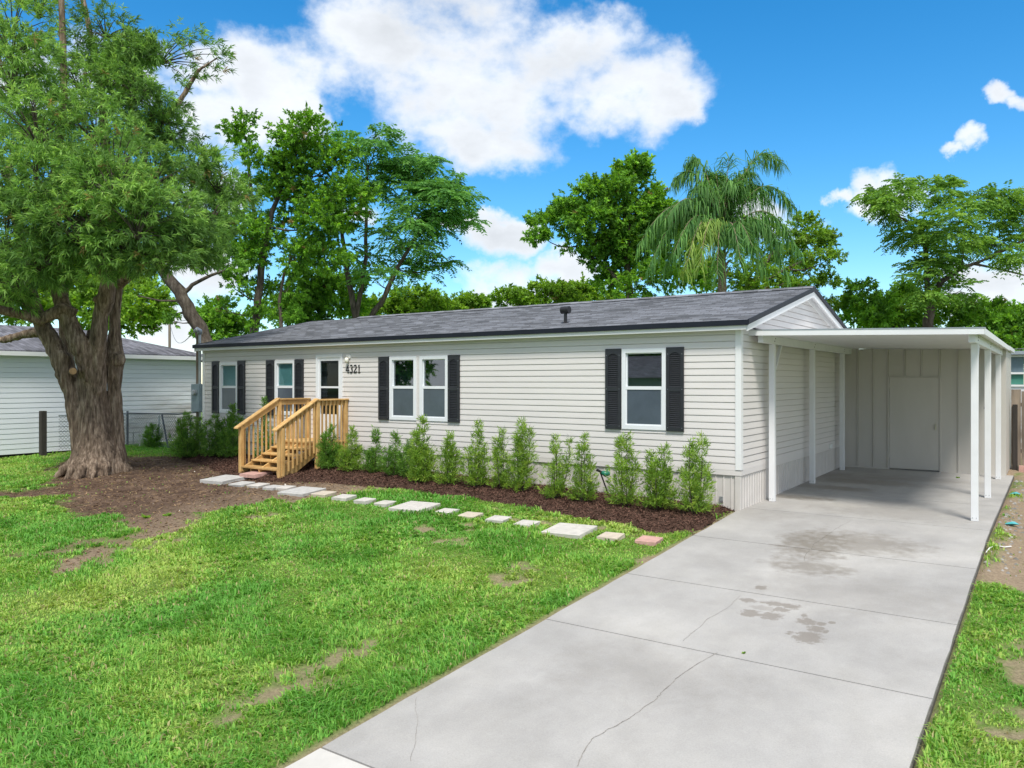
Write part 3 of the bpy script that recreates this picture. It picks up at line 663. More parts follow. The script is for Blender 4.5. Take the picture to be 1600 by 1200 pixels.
def shutter(x0, x1, z0, z1):
    s = empty('shutter', ((x0+x1)/2, -.03, z0)); s.parent = home; s.location = WL[s.name]-WL[home.name]
    A, B = -.056, -.020; t = .055; zm = z0+(z1-z0)*.5
    m = MB(); m.box((x0, A, z0), (x0+t, B, z1)); m.box((x1-t, A, z0), (x1, B, z1))
    for a, b in ((z0, z0+.07), (zm-.04, zm+.04), (z1-.09, z1)): m.box((x0+t, A+.001, a), (x1-t, B, b))
    # arched top of the upper panel
    cx = (x0+x1)/2; hw = (x1-x0)/2-t; n = 6
    for k in range(n):
        u0, u1 = -1+2*k/n, -1+2*(k+1)/n; h0, h1 = .05*(u0*u0), .05*(u1*u1)
        if h0+h1 > .002: m.prism([(cx+hw*u0, A+.001, z1-.09), (cx+hw*u1, A+.001, z1-.09), (cx+hw*u1, A+.001, z1-.09-h1-.001), (cx+hw*u0, A+.001, z1-.09-h0-.001)], (0, .03, 0))
    m.build('frame', 'shutter', s)
    MB().box((x0+t*.5, -.032, z0+.03), (x1-t*.5, B-.0005, z1-.03)).build('back_panel', 'shutter', s)
    for a, b in ((z0+.07, zm-.04), (zm+.04, z1-.09)):
        m = MB(); n = int((b-a)/.034)
        for k in range(n):
            za = a+(b-a)*k/n; m.prism([(x0+t, -.053, za+.004), (x0+t, -.033, za+.028), (x0+t, -.0325, za+.004)], (x1-x0-2*t, 0, 0))
        m.build('louvers', 'shutter', s)
    m = MB()
    for xx in (x0+t/2, x1-t/2):
        for zz in (z0+.06, zm, z1-.12): m.tube([(xx, A, zz), (xx, A-.004, zz)], .006, 6)
    m.build('screws', 'steel', s)
for q in ((-14.62, -14.31), (-13.49, -13.18), (-12.30, -11.98), (-11.19, -10.87)): shutter(q[0], q[1], 1.28, 2.69)
for q in ((-8.30, -7.99), (-6.26, -5.95)): shutter(q[0], q[1], 1.28, 2.70)
for q in ((-2.50, -2.185), (-1.295, -.975)): shutter(q[0], q[1], 1.27, 2.74)

# glazed front door
dr = empty('front_door', ((DOOR[0]+DOOR[1])/2, 0, DOOR[2])); dr.parent = home; dr.location = WL[dr.name]-WL[home.name]
x0, x1, z0, z1 = DOOR
m = MB(); m.box((x0, -.04, z0), (x0+.07, .06, z1)); m.box((x1-.07, -.04, z0), (x1, .06, z1)); m.box((x0+.07, -.039, z1-.07), (x1-.07, .06, z1)); m.build('frame', 'frame_white', dr)
m = MB(); a, b = x0+.07, x1-.07
m.box((a, -.02, z0+.02), (a+.07, .02, z1-.07)); m.box((b-.07, -.02, z0+.02), (b, .02, z1-.07)); m.box((a+.07, -.019, z1-.15), (b-.07, .02, z1-.07)); m.box((a+.07, -.019, z0+.02), (b-.07, .02, 1.36)); m.box((a+.07, -.019, 1.985), (b-.07, .02, 2.03))
m.build('door_leaf', 'frame_white', dr)
MB().box((a+.06, -.004, 2.0), (b-.06, .0, z1-.14)).build('upper_pane', 'glass_door', dr); MB().box((a+.06, -.004, 1.33), (b-.06, .0, 2.0)).build('lower_pane', 'glass_door', dr)
MB().box((x0+.002, .0905, z0), (x1-.002, .099, z1)).build('interior_shade', 'interior', dr)
MB().box((a+.075, -.03, 1.6), (a+.095, -.02, 2.35)).build('slide_track', 'frame_white', dr)
m = MB(); m.tube([(a+.035, -.06, 1.62), (a+.035, -.02, 1.62)], .012, 8); m.bar((a+.035, -.06, 1.62), (a+.12, -.06, 1.62), .018, .02); m.build('handle', 'steel', dr)
# porch light
pl = empty('porch_light', (-9.29, -.02, 2.66)); pl.parent = home; pl.location = WL[pl.name]-WL[home.name]
MB().box((-9.36, -.05, 2.68), (-9.22, -.0, 2.77)).build('mount', 'white_plastic', pl, bevel=.01)
m = MB(); m.tube([(-9.29, -.09, 2.70), (-9.29, -.09, 2.66), (-9.29, -.09, 2.61), (-9.29, -.09, 2.57)], [.035, .05, .042, .012], 10); m.build('globe', 'lamp_glass', pl, smooth=True)
m = MB(); m.tube([(-9.29, -.02, 2.71), (-9.29, -.09, 2.71), (-9.29, -.09, 2.70)], .02, 8); m.build('arm', 'brass', pl)
# house number
def digit(ch, x, z, h):
    w = h*.62; m = MB(); off = [0.]
    def st(pts, wd):
        for k in range(len(pts)-1):
            p, q = pts[k], pts[k+1]; w0 = wd[k] if isinstance(wd, list) else wd; w1 = wd[k+1] if isinstance(wd, list) else wd
            dx, dz_ = q[0]-p[0], q[1]-p[1]; l = math.hypot(dx, dz_); nx_, nz_ = -dz_/l, dx/l; e = .08*min(w0, w1); off[0] += .0003
            pts4 = [(p[0]+nx_*w0/2, p[1]+nz_*w0/2), (p[0]-nx_*w0/2, p[1]-nz_*w0/2), (q[0]-nx_*w1/2, q[1]-nz_*w1/2), (q[0]+nx_*w1/2, q[1]+nz_*w1/2)]
            m.prism([(x+a*w, -.030-off[0], z+b*h) for a, b in pts4], (0, .014, 0))
    def arc(cx, cz, rx, rz, a0, a1, n=9): return [(cx+rx*math.cos(math.radians(a0+(a1-a0)*k/n)), cz+rz*math.sin(math.radians(a0+(a1-a0)*k/n))) for k in range(n+1)]
    if ch == '4': st([(.64, 1), (.03, .32)], .10); st([(0, .32), (1, .32)], .13); st([(.66, 1), (.66, .04)], .22); st([(.42, .03), (.92, .03)], .07)
    if ch == '3': st(arc(.42, .75, .34, .22, 150, -80), [.08, .12, .14, .15, .16, .17, .19, .2, .19, .12]); st(arc(.42, .27, .38, .25, 80, -150), [.12, .17, .2, .22, .22, .2, .17, .14, .14, .18])
    if ch == '2': st(arc(.45, .70, .36, .27, 165, -20), [.18, .14, .12, .12, .14, .17, .2, .22, .22, .2]); st([(.78, .62), (.10, .10)], [.18, .1]); st([(.06, .08), (.92, .08)], .17); st([(.88, .05), (.94, .26)], .07)
    if ch == '1': st([(.5, 1), (.5, .03)], .24); st([(.5, .97), (.24, .84)], .09); st([(.22, .03), (.8, .03)], .07)
    return m.build('house_number', 'black_metal', home)
for k, ch in enumerate('4321'): digit(ch, -9.385+k*.128, 2.345, .185)

# ------------------------------------------------------------------ carport
cp = empty('carport', (1.7, 4, 0), 'white flat-roofed open carport on slim square posts beside the house', 'carport')
CY0, CY1 = .42, 7.62
def rz(x): return 3.01-.028*x
MB().prism([(-.0, CY0, rz(0)-.06), (3.42, CY0, rz(3.42)-.06), (3.42, CY0, rz(3.42)-.012), (0, CY0, rz(0)-.012)], (0, CY1-CY0, 0)).build('roof_panel', 'carport_white', cp)
m = MB()
for k in range(11):
    xx = .12+k*.318; m.bar((xx, CY0+.02, rz(xx)-.008), (xx, CY1-.02, rz(xx)-.008), .03, .02)
m.build('roof_ribs', 'carport_white', cp)
MB().prism([(-.06, CY0-.03, rz(0)-.085), (3.46, CY0-.03, rz(3.56)-.085), (3.46, CY0-.03, rz(3.56)+.005), (-.06, CY0-.03, rz(0)+.005)], (0, .028, 0)).build('front_fascia', 'carport_white', cp)
MB().prism([(-.06, CY0-.036, rz(0)+.001), (3.47, CY0-.036, rz(3.56)+.001), (3.47, CY0-.036, rz(3.56)+.018), (-.06, CY0-.036, rz(0)+.018)], (0, .06, 0)).build('front_lip', 'steel', cp)
MB().prism([(3.425, CY0-.028, rz(3.55)-.085), (3.46, CY0-.028, rz(3.55)-.085), (3.46, CY0-.028, rz(3.55)+.008), (3.425, CY0-.028, rz(3.55)+.008)], (0, CY1-CY0+.03, 0)).build('side_gutter', 'carport_white', cp)
for px_, nm in ((.17, 0), (3.29, 1)):
    zt = rz(px_)-.062
    MB().box((px_-.045, CY0+.12, zt-.14), (px_+.045, CY1-.1, zt)).build('beam', 'carport_white', cp, bevel=.004)
    for yy in ((1.22, 3.98, 6.7) if nm == 0 else (1.02, 3.72, 6.75)):
        o = MB().box((px_-.05, yy-.05, dz(yy)), (px_+.05, yy+.05, zt-.141)).build('post', 'carport_white', cp, bevel=.005)
        m = MB()
        for q in (-.025, .025): m.tube([(px_+q, yy-.05, dz(yy)+.05), (px_+q, yy-.055, dz(yy)+.05)], .007, 6)
        m.build('base_bolts', 'steel', o)
        m = MB()
        for q in (-.02, .03): m.tube([(px_+q, yy-.046, zt-.05+q), (px_+q, yy-.052, zt-.05+q)], .009, 6)
        for q in (-.02, .03): m.tube([(px_+.045, yy+q, zt-.07+q), (px_+.051, yy+q, zt-.07+q)], .010, 6)
        m.build('bolt', 'black_metal', cp)
MB().bar((.17, 1.27, 2.28), (.17, 1.72, 2.80), .035, .06, (1, 0, 0)).build('brace', 'carport_white', cp)
MB().bar((3.29, 1.07, 2.22), (3.29, 1.5, 2.72), .035, .06, (1, 0, 0)).build('brace', 'carport_white', cp)
MB().tube([(3.242, 3.72, 1.66), (3.232, 3.72, 1.66)], .022, 8).build('hook_plate', 'black_metal', cp)

# ------------------------------------------------------------------ storage shed at the back of the carport
SY = 7.50; shed = empty('storage_shed', (1.7, SY+1, .06), 'beige vertical panel storage shed closing the back of the carport', 'shed')
sz0 = dz(SY)-.01; x = .03; edges = [.03, .37, .72, 1.035, 1.40, 1.75, 2.12, 2.49, 2.86, 3.38]
for k, (a, b) in enumerate(zip(edges[:-1], edges[1:])):
    top = rz(a)-.07; z_lo = sz0
    if 1.0 < a < 2.1: z_lo = 2.26
    MB().prism([(a, SY, z_lo), (b-.035, SY-.004, z_lo), (b-.02, SY-.030, z_lo), (b-.003, SY-.030, z_lo), (b-.003, SY+.05, z_lo), (a, SY+.05, z_lo)], (0, 0, top-z_lo)).build('wall_panel', 'shed', shed)
MB().box((3.30, SY-.04, sz0), (3.40, SY+.06, rz(3.4)-.07)).build('corner_trim', 'shed', shed)
MB().box((.0, SY-.045, sz0), (1.03, SY-.031, sz0+.05)).build('base_strip', 'shed', shed)
MB().box((.03, SY+.06, sz0), (3.39, SY+2.4, 2.84)).build('shed_body', 'shed', shed)
MB().box((-.0, SY+.13, 2.85), (3.46, SY+2.55, 2.93)).build('roof', 'carport_white', shed)
sdr = MB().box((1.055, SY-.022, sz0+.035), (2.10, SY+.02, 2.245)).build('door', 'shed', shed, bevel=.006)
m = MB(); m.tube([(2.03, SY-.022, 1.10), (2.03, SY-.06, 1.10)], .014, 8); m.tube([(2.03, SY-.055, 1.03), (2.03, SY-.055, 1.16)], .013, 8); m.build('handle', 'brass', sdr)
m = MB()
for zz in (.35, 1.2, 2.0): m.box((1.045, SY-.030, zz), (1.075, SY-.0225, zz+.09))
m.build('hinges', 'shed', sdr)
m = MB(); m.box((1.03, SY-.035, sz0), (1.05, SY+.03, 2.26)); m.box((2.105, SY-.036, sz0), (2.135, SY+.03, 2.26)); m.box((1.05, SY-.0345, 2.246), (2.105, SY+.03, 2.262)); m.build('door_frame', 'shed', shed)

# ------------------------------------------------------------------ wooden stairs
SX0, SX1 = -10.67, -9.34; LY = -.92; FY = -1.98; LZ = .77
st = empty('wooden_stairs', (-10, -1, gz(-10, -1)), 'new honey coloured timber stairs with railings up to the front door', 'stairs')
def part(nm, m, bev=.004): return m.build(nm, 'pine', st, bevel=bev)
gF = gs(-10, FY)
TZ = [LZ-.128*(4-k) for k in range(4)]                      # four treads below the landing
run = (LY-FY)/4
for k in range(4):
    y0 = FY+run*k+.0; z = TZ[k]
    for j in (0, 1): part('tread', MB().box((SX0+.05, y0-.03+j*.148, z-.038), (SX1-.05, y0+.112+j*.148, z)), .005)
for k in range(4):
    part('riser_block', MB().box((SX0+.3, FY+run*k+.03, TZ[k]-.128), (SX0+.335, FY+run*k+.25, TZ[k]-.04)), .003)
def stringer(x, t):
    # boards cut along the slope, bottom on the ground, top against the landing
    m = MB(); m.prism([(x, FY+.03, gF-.02), (x, FY-.02, TZ[0]-.04), (x, LY, LZ-.04), (x, LY, LZ-.30), (x, FY+.28, gF-.02)], (t, 0, 0)); part('stringer', m, .003)
stringer(SX0+.046, .038); stringer(SX1-.084, .038); stringer((SX0+SX1)/2-.02, .038)
nb = 7
for k in range(nb): part('deck_board', MB().box((SX0-.02, LY-.03+k*.134, LZ-.036), (SX1+.02, LY-.03+k*.134+.128, LZ)), .004)
for (a, b) in (((SX0+.001, LY+.0, LZ-.23), (SX0+.039, -.03, LZ-.037)), ((SX1-.039, LY+.0, LZ-.23), (SX1-.001, -.03, LZ-.037)), ((SX0+.04, LY+.002, LZ-.23), (SX1-.04, LY+.04, LZ-.037)), ((SX0+.04, -.07, LZ-.23), (SX1-.04, -.032, LZ-.037))):
    part('rim_joist', MB().box(a, b), .003)
RT1, RT0 = 1.745, 1.155                                     # top rail height at landing and at the foot
for sx, x in ((-1, SX0), (1, SX1)):
    xo = x+sx*.002
    for yy, zt in ((FY+.02, RT0+.0), (LY-.005, RT1-.04), (-.085, RT1-.04)):
        zb = gs(x, yy)-.06 if yy < -.5 else LZ-.24
        if yy > -.5: zb = gs(x, yy)-.06
        part('post', MB().box((xo-.045, yy-.045, zb), (xo+.045, yy+.045, zt)), .006)
    # cap rails and lower rails
    s = (RT1-RT0)/(LY-FY+.0)
    part('hand_rail', MB().prism([(xo-.07, FY-.13, RT0-.13*s), (xo-.07, LY-.03, RT1-.03*s-.0), (xo-.07, LY-.03, RT1+.036-.03*s), (xo-.07, FY-.13, RT0+.036-.13*s)], (.14, 0, 0)), .005)
    part('hand_rail', MB().box((xo-.07, LY-.029, RT1-.036), (xo+.07, -.03, RT1+.0)), .005)
    xi = xo-sx*.02
    part('sub_rail', MB().prism([(xi-.019, FY+.066, RT0-.125+.066*s), (xi-.019, LY-.051, RT1-.125-.051*s), (xi-.019, LY-.051, RT1-.005-.051*s), (xi-.019, FY+.066, RT0-.005+.066*s)], (.038, 0, 0)), .003)
    part('sub_rail', MB().box((xi-.019, LY+.041, RT1-.15), (xi+.019, -.131, RT1-.037)), .003)
    xb = xo+sx*.018
    n = 8
    for k in range(n):
        yy = FY+.12+k*(LY-FY-.24)/(n-1); zt = RT0+(yy-FY)*s-.012; zb = TZ[0]-.16+(yy-FY)*(LZ-TZ[0])/(LY-FY)-.02
        part('baluster', MB().box((xb-.017, yy-.017, zb), (xb+.017, yy+.017, zt)), .003)
    for k in range(6):
        yy = LY+.12+k*.115; part('baluster', MB().box((xb-.017, yy-.017, LZ-.2), (xb+.017, yy+.017, RT1-.038)), .003)
    # extra trim board at the foot, as the carpenter doubled the bottom post
    part('post_trim', MB().box((xo+sx*.047-.012, FY+.03, gs(x, FY)-.03), (xo+sx*.047+.012, FY+.10, RT0-.02)), .003)
m = MB()
for k in range(7): m.tube([(SX1+.001-.046+.0, FY+.13+k*.14, TZ[0]-.1+k*.068), (SX1-.035, FY+.13+k*.14, TZ[0]-.1+k*.068)], .012, 6)
m.build('bolts', 'black_metal', st)

# ------------------------------------------------------------------ electric meter on its pole
mp = empty('electric_meter_pole', (-15.42, .02, gz(-15.4, 0)), 'weathered timber pole with grey electric meter box and conduit at the house corner', 'meter')
zb = gs(-15.4, 0)-.1
MB().tube([(-15.50, .12, zb), (-15.50, .12, 3.55)], .065, 8).build('pole', 'old_wood', mp)
MB().box((-15.58, -.06, 1.30), (-15.22, .07, 2.08)).build('meter_box', 'meter_grey', mp, bevel=.012)
m = MB(); m.tube([(-15.36, -.06, 1.84), (-15.36, -.13, 1.84), (-15.36, -.15, 1.84)], [.085, .085, .06], 14); m.build('meter_dial', 'steel', mp)
MB().tube([(-15.31, .04, 2.08), (-15.31, .04, 3.50)], .036, 10).build('conduit', 'steel', mp)
m = MB(); m.tube([(-15.31, .05, 3.46), (-15.31, .03, 3.56), (-15.31, -.04, 3.60), (-15.31, -.12, 3.54)], [.06, .075, .07, .045], 10); m.build('weather_head', 'steel', mp, smooth=True)
MB().tube([(-15.31, .04, zb), (-15.31, .04, 1.30)], .026, 8).build('lower_conduit', 'steel', mp)

# ------------------------------------------------------------------ chain link fence on the left
fl = empty('chain_link_fence', (-19, .5, gz(-19, .5)), 'low galvanized chain link fence in front of the white neighbouring house', 'fence')
def chain(a, b, z0, h, parent):
    a, b = Vector(a), Vector(b); d = (b-a); ln = d.length; d.normalize(); m = MB(); s = .10
    n = int((ln+h)/s)+1
    for k in range(-int(h/s)-1, int(ln/s)+1):
        for sg in (1, -1):
            u0, u1 = k*s, k*s+h; zz0, zz1 = 0, h
            if u1 < 0 or u0 > ln: continue
            c0, c1 = max(u0, 0), min(u1, ln); w0, w1 = (c0-u0), (c1-u0)
            if sg < 0: w0, w1 = h-w0, h-w1
            p, q = a+d*c0, a+d*c1; m.bar((p.x, p.y, z0+w0), (q.x, q.y, z0+w1), .007, .007)
    return m.build('wire_mesh', 'wire', parent)
zf = gz(-19, .6)
chain((-20.1, -1.5, 0), (-20.1, .6, 0), zf+.02, 1.02, fl); chain((-20.1, .6, 0), (-17.4, .62, 0), zf+.02, 1.02, fl); chain((-17.2, .62, 0), (-15.7, .65, 0), zf+.02, .98, fl)
def rod(nm, a, b, r, par=fl, mat='steel'): return MB().tube([a, b], r, 8).build(nm, mat, par)
simple('fence_paint', (.10, .115, .145), .5, .15, 8, .05)
rod('post', (-20.1, .6, zf-.1), (-20.1, .6, zf+1.12), .035, mat='fence_paint'); rod('top_rail', (-20.1, .6, zf+1.05), (-17.3, .62, zf+1.08), .022, mat='fence_paint'); rod('top_rail', (-20.1, -1.5, zf+1.05), (-20.1, .6, zf+1.05), .02, mat='steel')
rod('post', (-18.3, .61, zf-.1), (-18.3, .61, zf+1.0), .026); rod('brace', (-18.15, .61, zf+1.04), (-17.75, .58, zf+.0), .026, mat='fence_paint'); rod('top_rail', (-17.3, .62, zf+1.08), (-15.7, .6, zf+1.22), .02, mat='fence_paint')
m = MB(); m.tube([(-16.55, .55, zf-.05), (-16.55, .55, zf+.92), (-16.50, .55, zf+.99), (-16.40, .55, zf+1.0), (-15.65, .55, zf+1.0)], .022, 8); m.build('gate_frame', 'fence_paint', fl)
wp = MB(); wp.box((-20.12, -2.05, gs(-20, -2)-.1), (-19.96, -1.89, gs(-20, -2)+1.33)); o = wp.build('wooden_post', 'dark_wood', None, org=(-20.04, -1.97, gs(-20, -2)), bevel=.012)
tag(o, 'blackened square timber post at the left end of the chain link fence', 'post')
for k, (px_, py, hh, lab) in enumerate(((208, 697, .45, 'thin grey garden stake nearest the big tree trunk'), (218, 698, .5, 'pale white garden stake beside the small bush behind the tree'))):
    q = px2g(px_, py); o = MB().tube([(q.x, q.y, q.z-.05), (q.x+.02, q.y, q.z+hh)], .018, 6).build('garden_stake', 'steel' if k == 0 else 'white_plastic', None, org=tuple(q)); tag(o, lab, 'stake', 'garden stakes by the fence')

# ------------------------------------------------------------------ neighbouring white house on the left
NX = -20.75; nh = empty('neighbour_house', (NX-3, -4, 0), 'white lap sided house with grey shingle roof behind the big tree', 'house')
NYa, NYb = -9.5, 3.6; nz0, nz1 = .02, 3.02; nc = 20; cpn = (nz1-nz0)/nc
for c in range(nc):
    za, zb2 = nz0+c*cpn, nz0+(c+1)*cpn
    lap(za, zb2, lambda q, z: (NX+q, NYa, z), (0, NYb-NYa, 0), .06, True, 'siding_board', 'siding_neighbor', nh)
    MB().prism([(NX-.061, NYb+.02, za), (NX-.061, NYb, zb2), (NX-.061, NYb-.06, zb2), (NX-.061, NYb-.06, za)], (-6.4, 0, 0)).build('siding_board', 'siding_neighbor', nh)
MB().box((NX-6.4, NYa, -.2), (NX-.061, NYb-.061, 3.0)).build('wall_core', 'interior', nh)
MB().box((NX-.06, NYb-.06, nz0), (NX+.028, NYb+.028, nz1)).build('corner_trim', 'trim_white', nh)
ez = 3.06; rzn = 4.0; nr = MB(); cxn = NX-3.2; e = .3
V = [(NX+e, NYa-e, ez), (NX+e, NYb+e, ez), (NX-6.4-e, NYb+e, ez), (NX-6.4-e, NYa-e, ez), (cxn, NYa+2.6, rzn), (cxn, NYb-2.6, rzn)]
nr.v = V+[(a, b, c-.06) for a, b, c in V[:4]]; nr.f = [(0, 1, 5, 4), (1, 2, 5), (2, 3, 4, 5), (3, 0, 4), (6, 7, 1, 0), (7, 8, 2, 1), (8, 9, 3, 2), (9, 6, 0, 3), (9, 8, 7, 6)]
nrf = nr.build('roof', 'roof_neighbor', nh)
MB().box((NX+e-.03, NYa-e, ez-.16), (NX+e+.015, NYb+e+.01, ez-.035)).build('fascia_board', 'trim_white', nrf); MB().box((NX-6.4-e, NYb+e-.03, ez-.16), (NX+e-.031, NYb+e+.012, ez-.035)).build('fascia_board', 'trim_white', nrf)
MB().box((NX-.05, NYa, ez-.10), (NX+e-.03, NYb, ez-.085)).build('soffit', 'trim_white', nrf)
q = empty('flood_light', (NX+.2, NYb-.05, 2.94)); q.parent = nh; q.location = WL[q.name]-WL[nh.name]
MB().tube([(NX+.12, NYb-.05, 2.97), (NX+.3, NYb-.1, 2.88)], [.03, .06], 8).build('lamp_head', 'black_metal', q)
MB().box((-26, 9.0, .0), (-21.5, 13.5, 3.55)).build('far_white_house', 'siding_neighbor', None, org=(-24, 11, 0)); o = bpy.data.objects['far_white_house']
tag(o, 'flat pale house wall glimpsed past the hip of the white house roof', 'house')

# ------------------------------------------------------------------ right edge: board fence and screened building behind it
bf = empty('board_fence', (5.5, 9.3, 0), 'weathered grey brown board fence right of the shed', 'fence')
for k in range(24):
    a = 3.42+k*.205; MB().box((a, 9.22+random.uniform(0, .012), .12+random.uniform(0, .05)), (a+.195, 9.245, 1.93+random.uniform(-.04, .03))).build('board', 'fence_wood', bf)
for zz in (.45, 1.55): MB().box((3.42, 9.247, zz), (8.3, 9.29, zz+.09)).build('rail', 'old_wood', bf)
for xx in (3.50, 6.0, 8.3): MB().box((xx-.05, 9.1, -.1), (xx+.05, 9.21, 1.6)).build('post', 'dark_wood', bf, bevel=.006)
MB().box((3.58, 9.02, -.05), (8.2, 9.2, .16)).build('kerb_block', 'stone_pink', bf)
sb = empty('screened_building', (8, 15, 0), 'low grey building with blue green screened wall beyond the board fence', 'building')
MB().box((1.9, 14.2, -.1), (12, 19, 2.05)).build('lower_wall', 'siding_neighbor', sb)
for k in range(6): MB().box((1.92+k*1.68, 14.24, 2.06), (1.92+k*1.68+1.6, 14.3, 2.36)).build('green_panel', 'green_panel', sb)
for k in range(6): MB().box((1.92+k*1.68, 14.24, 2.42), (1.92+k*1.68+1.6, 14.3, 2.86)).build('screen_panel', 'screen_building', sb)
m = MB()
for zz in (2.0, 2.36, 2.86): m.box((1.88, 14.16, zz), (12, 14.235, zz+.055))
m.build('frame', 'trim_white', sb)
MB().box((1.8, 14.0, 2.93), (12.1, 19.1, 3.03)).build('roof', 'steel', sb)
o = MB().tube([(1.5, 13, 3.05), (9, 12.2, 3.02), (30, 10, 3.3)], .012, 5).build('overhead_cable', 'wire', None, org=(5, 12.5, 3)); tag(o, 'thin pale overhead cable above the board fence', 'cable')

# ------------------------------------------------------------------ foliage tools
def unit(v): return v/np.maximum(np.linalg.norm(v, axis=-1, keepdims=True), 1e-9)
def leaf_quads(base, d, ln, wd, fold=.25, droop=0.):
    """diamond leaves: base points, unit directions, lengths, widths"""
    n = len(base); r = rng.normal(size=(n, 3)); s = unit(np.cross(d, r)); up = np.cross(s, d)
    up = np.where(up[:, 2:3] < 0, -up, up)
    ln = np.broadcast_to(np.asarray(ln), (n,))[:, None]; wd = np.broadcast_to(np.asarray(wd), (n,))[:, None]
    mid = base+d*ln*.45; tip = base+d*ln; tip[:, 2] -= (droop*ln)[:, 0]
    return np.stack([base, mid+s*wd/2+up*wd*fold, tip, mid-s*wd/2+up*wd*fold], 1).reshape(-1, 3)
def leaf_mesh(name, quads, cols, mat='leaf'):
    f = np.arange(len(quads)).reshape(-1, 4); return npmesh(name, quads, f, 4, mat, np.repeat(cols, 4, 0))
def palette(n, cl, cols, jit=.18):
    """one tint for each cluster plus a little for each leaf"""
    cols = np.array(cols); k = rng.uniform(0, len(cols)-1.001, n) if cl is None else cl
    i = k.astype(int); fr = (k-i)[:, None]; c = cols[i]*(1-fr)+cols[i+1]*fr
    return np.clip(c*(1+rng.normal(0, jit, (n, 1))), .004, 1)
def sprays(pts, axis, per, ln, wd, spread, cols, stem=.0, fold=.2, droop=.1, back=.0, off=0., dead=0.):
    """leaves in tufts: pts/axis for each tuft"""
    n = len(pts); P_ = np.repeat(pts, per, 0); A = np.repeat(axis, per, 0)
    d = unit(A+rng.normal(0, spread, (n*per, 3))); t = rng.uniform(-back, 1, (n*per, 1))
    b = P_+A*stem*t+rng.normal(0, .012, (n*per, 3)); L_ = ln*rng.uniform(.6, 1.25, n*per)
    q = leaf_quads(b, d, L_, wd*rng.uniform(.7, 1.25, n*per), fold, droop)
    tone = np.repeat(np.clip(rng.normal(.5, .24, n)+off, 0, .999), per)*(len(cols)-1)
    c = palette(n*per, tone*.999, cols)
    if dead: c = np.where(np.repeat(rng.uniform(0, 1, n) < dead, per)[:, None], np.array([(.34, .27, .10)])*rng.uniform(.6, 1.2, (n*per, 1)), c)
    return q, c
def fronds(pts, axis, pairs, fl, ll, lw, cols, droop=.5):
    """pinnate leaves: a rachis with leaflets on either side"""
    n = len(pts); out = []; up = np.tile(np.array([[0, 0, 1.]]), (n, 1))
    ax = unit(axis); side = unit(np.cross(ax, up)+1e-4); L_ = fl*rng.uniform(.65, 1.2, (n, 1)); Q = []; C_ = []
    tone = np.clip(rng.normal(.5, .25, n), 0, .999)*(len(cols)-1)
    for k in range(pairs):
        t = (k+.6)/pairs; b = pts+ax*L_*t; b[:, 2] -= (droop*L_[:, 0]*t*t)
        sc = (1-.55*abs(t-.45))
        for s in (-1, 1):
            d = unit(side*s+ax*.45+np.array([0, 0, -.25])+rng.normal(0, .12, (n, 3)))
            Q.append(leaf_quads(b, d, ll*sc*rng.uniform(.8, 1.2, n), lw, .15, .15)); C_.append(palette(n, tone*.999, cols, .12))
    return np.concatenate(Q), np.concatenate(C_)
def curve3(a, b, bend, n=6):
    a, b = Vector(a), Vector(b); pts = []
    for k in range(n+1):
        t = k/n; p = a.lerp(b, t); p += Vector(bend)*math.sin(math.pi*t); pts.append(p)
    return pts
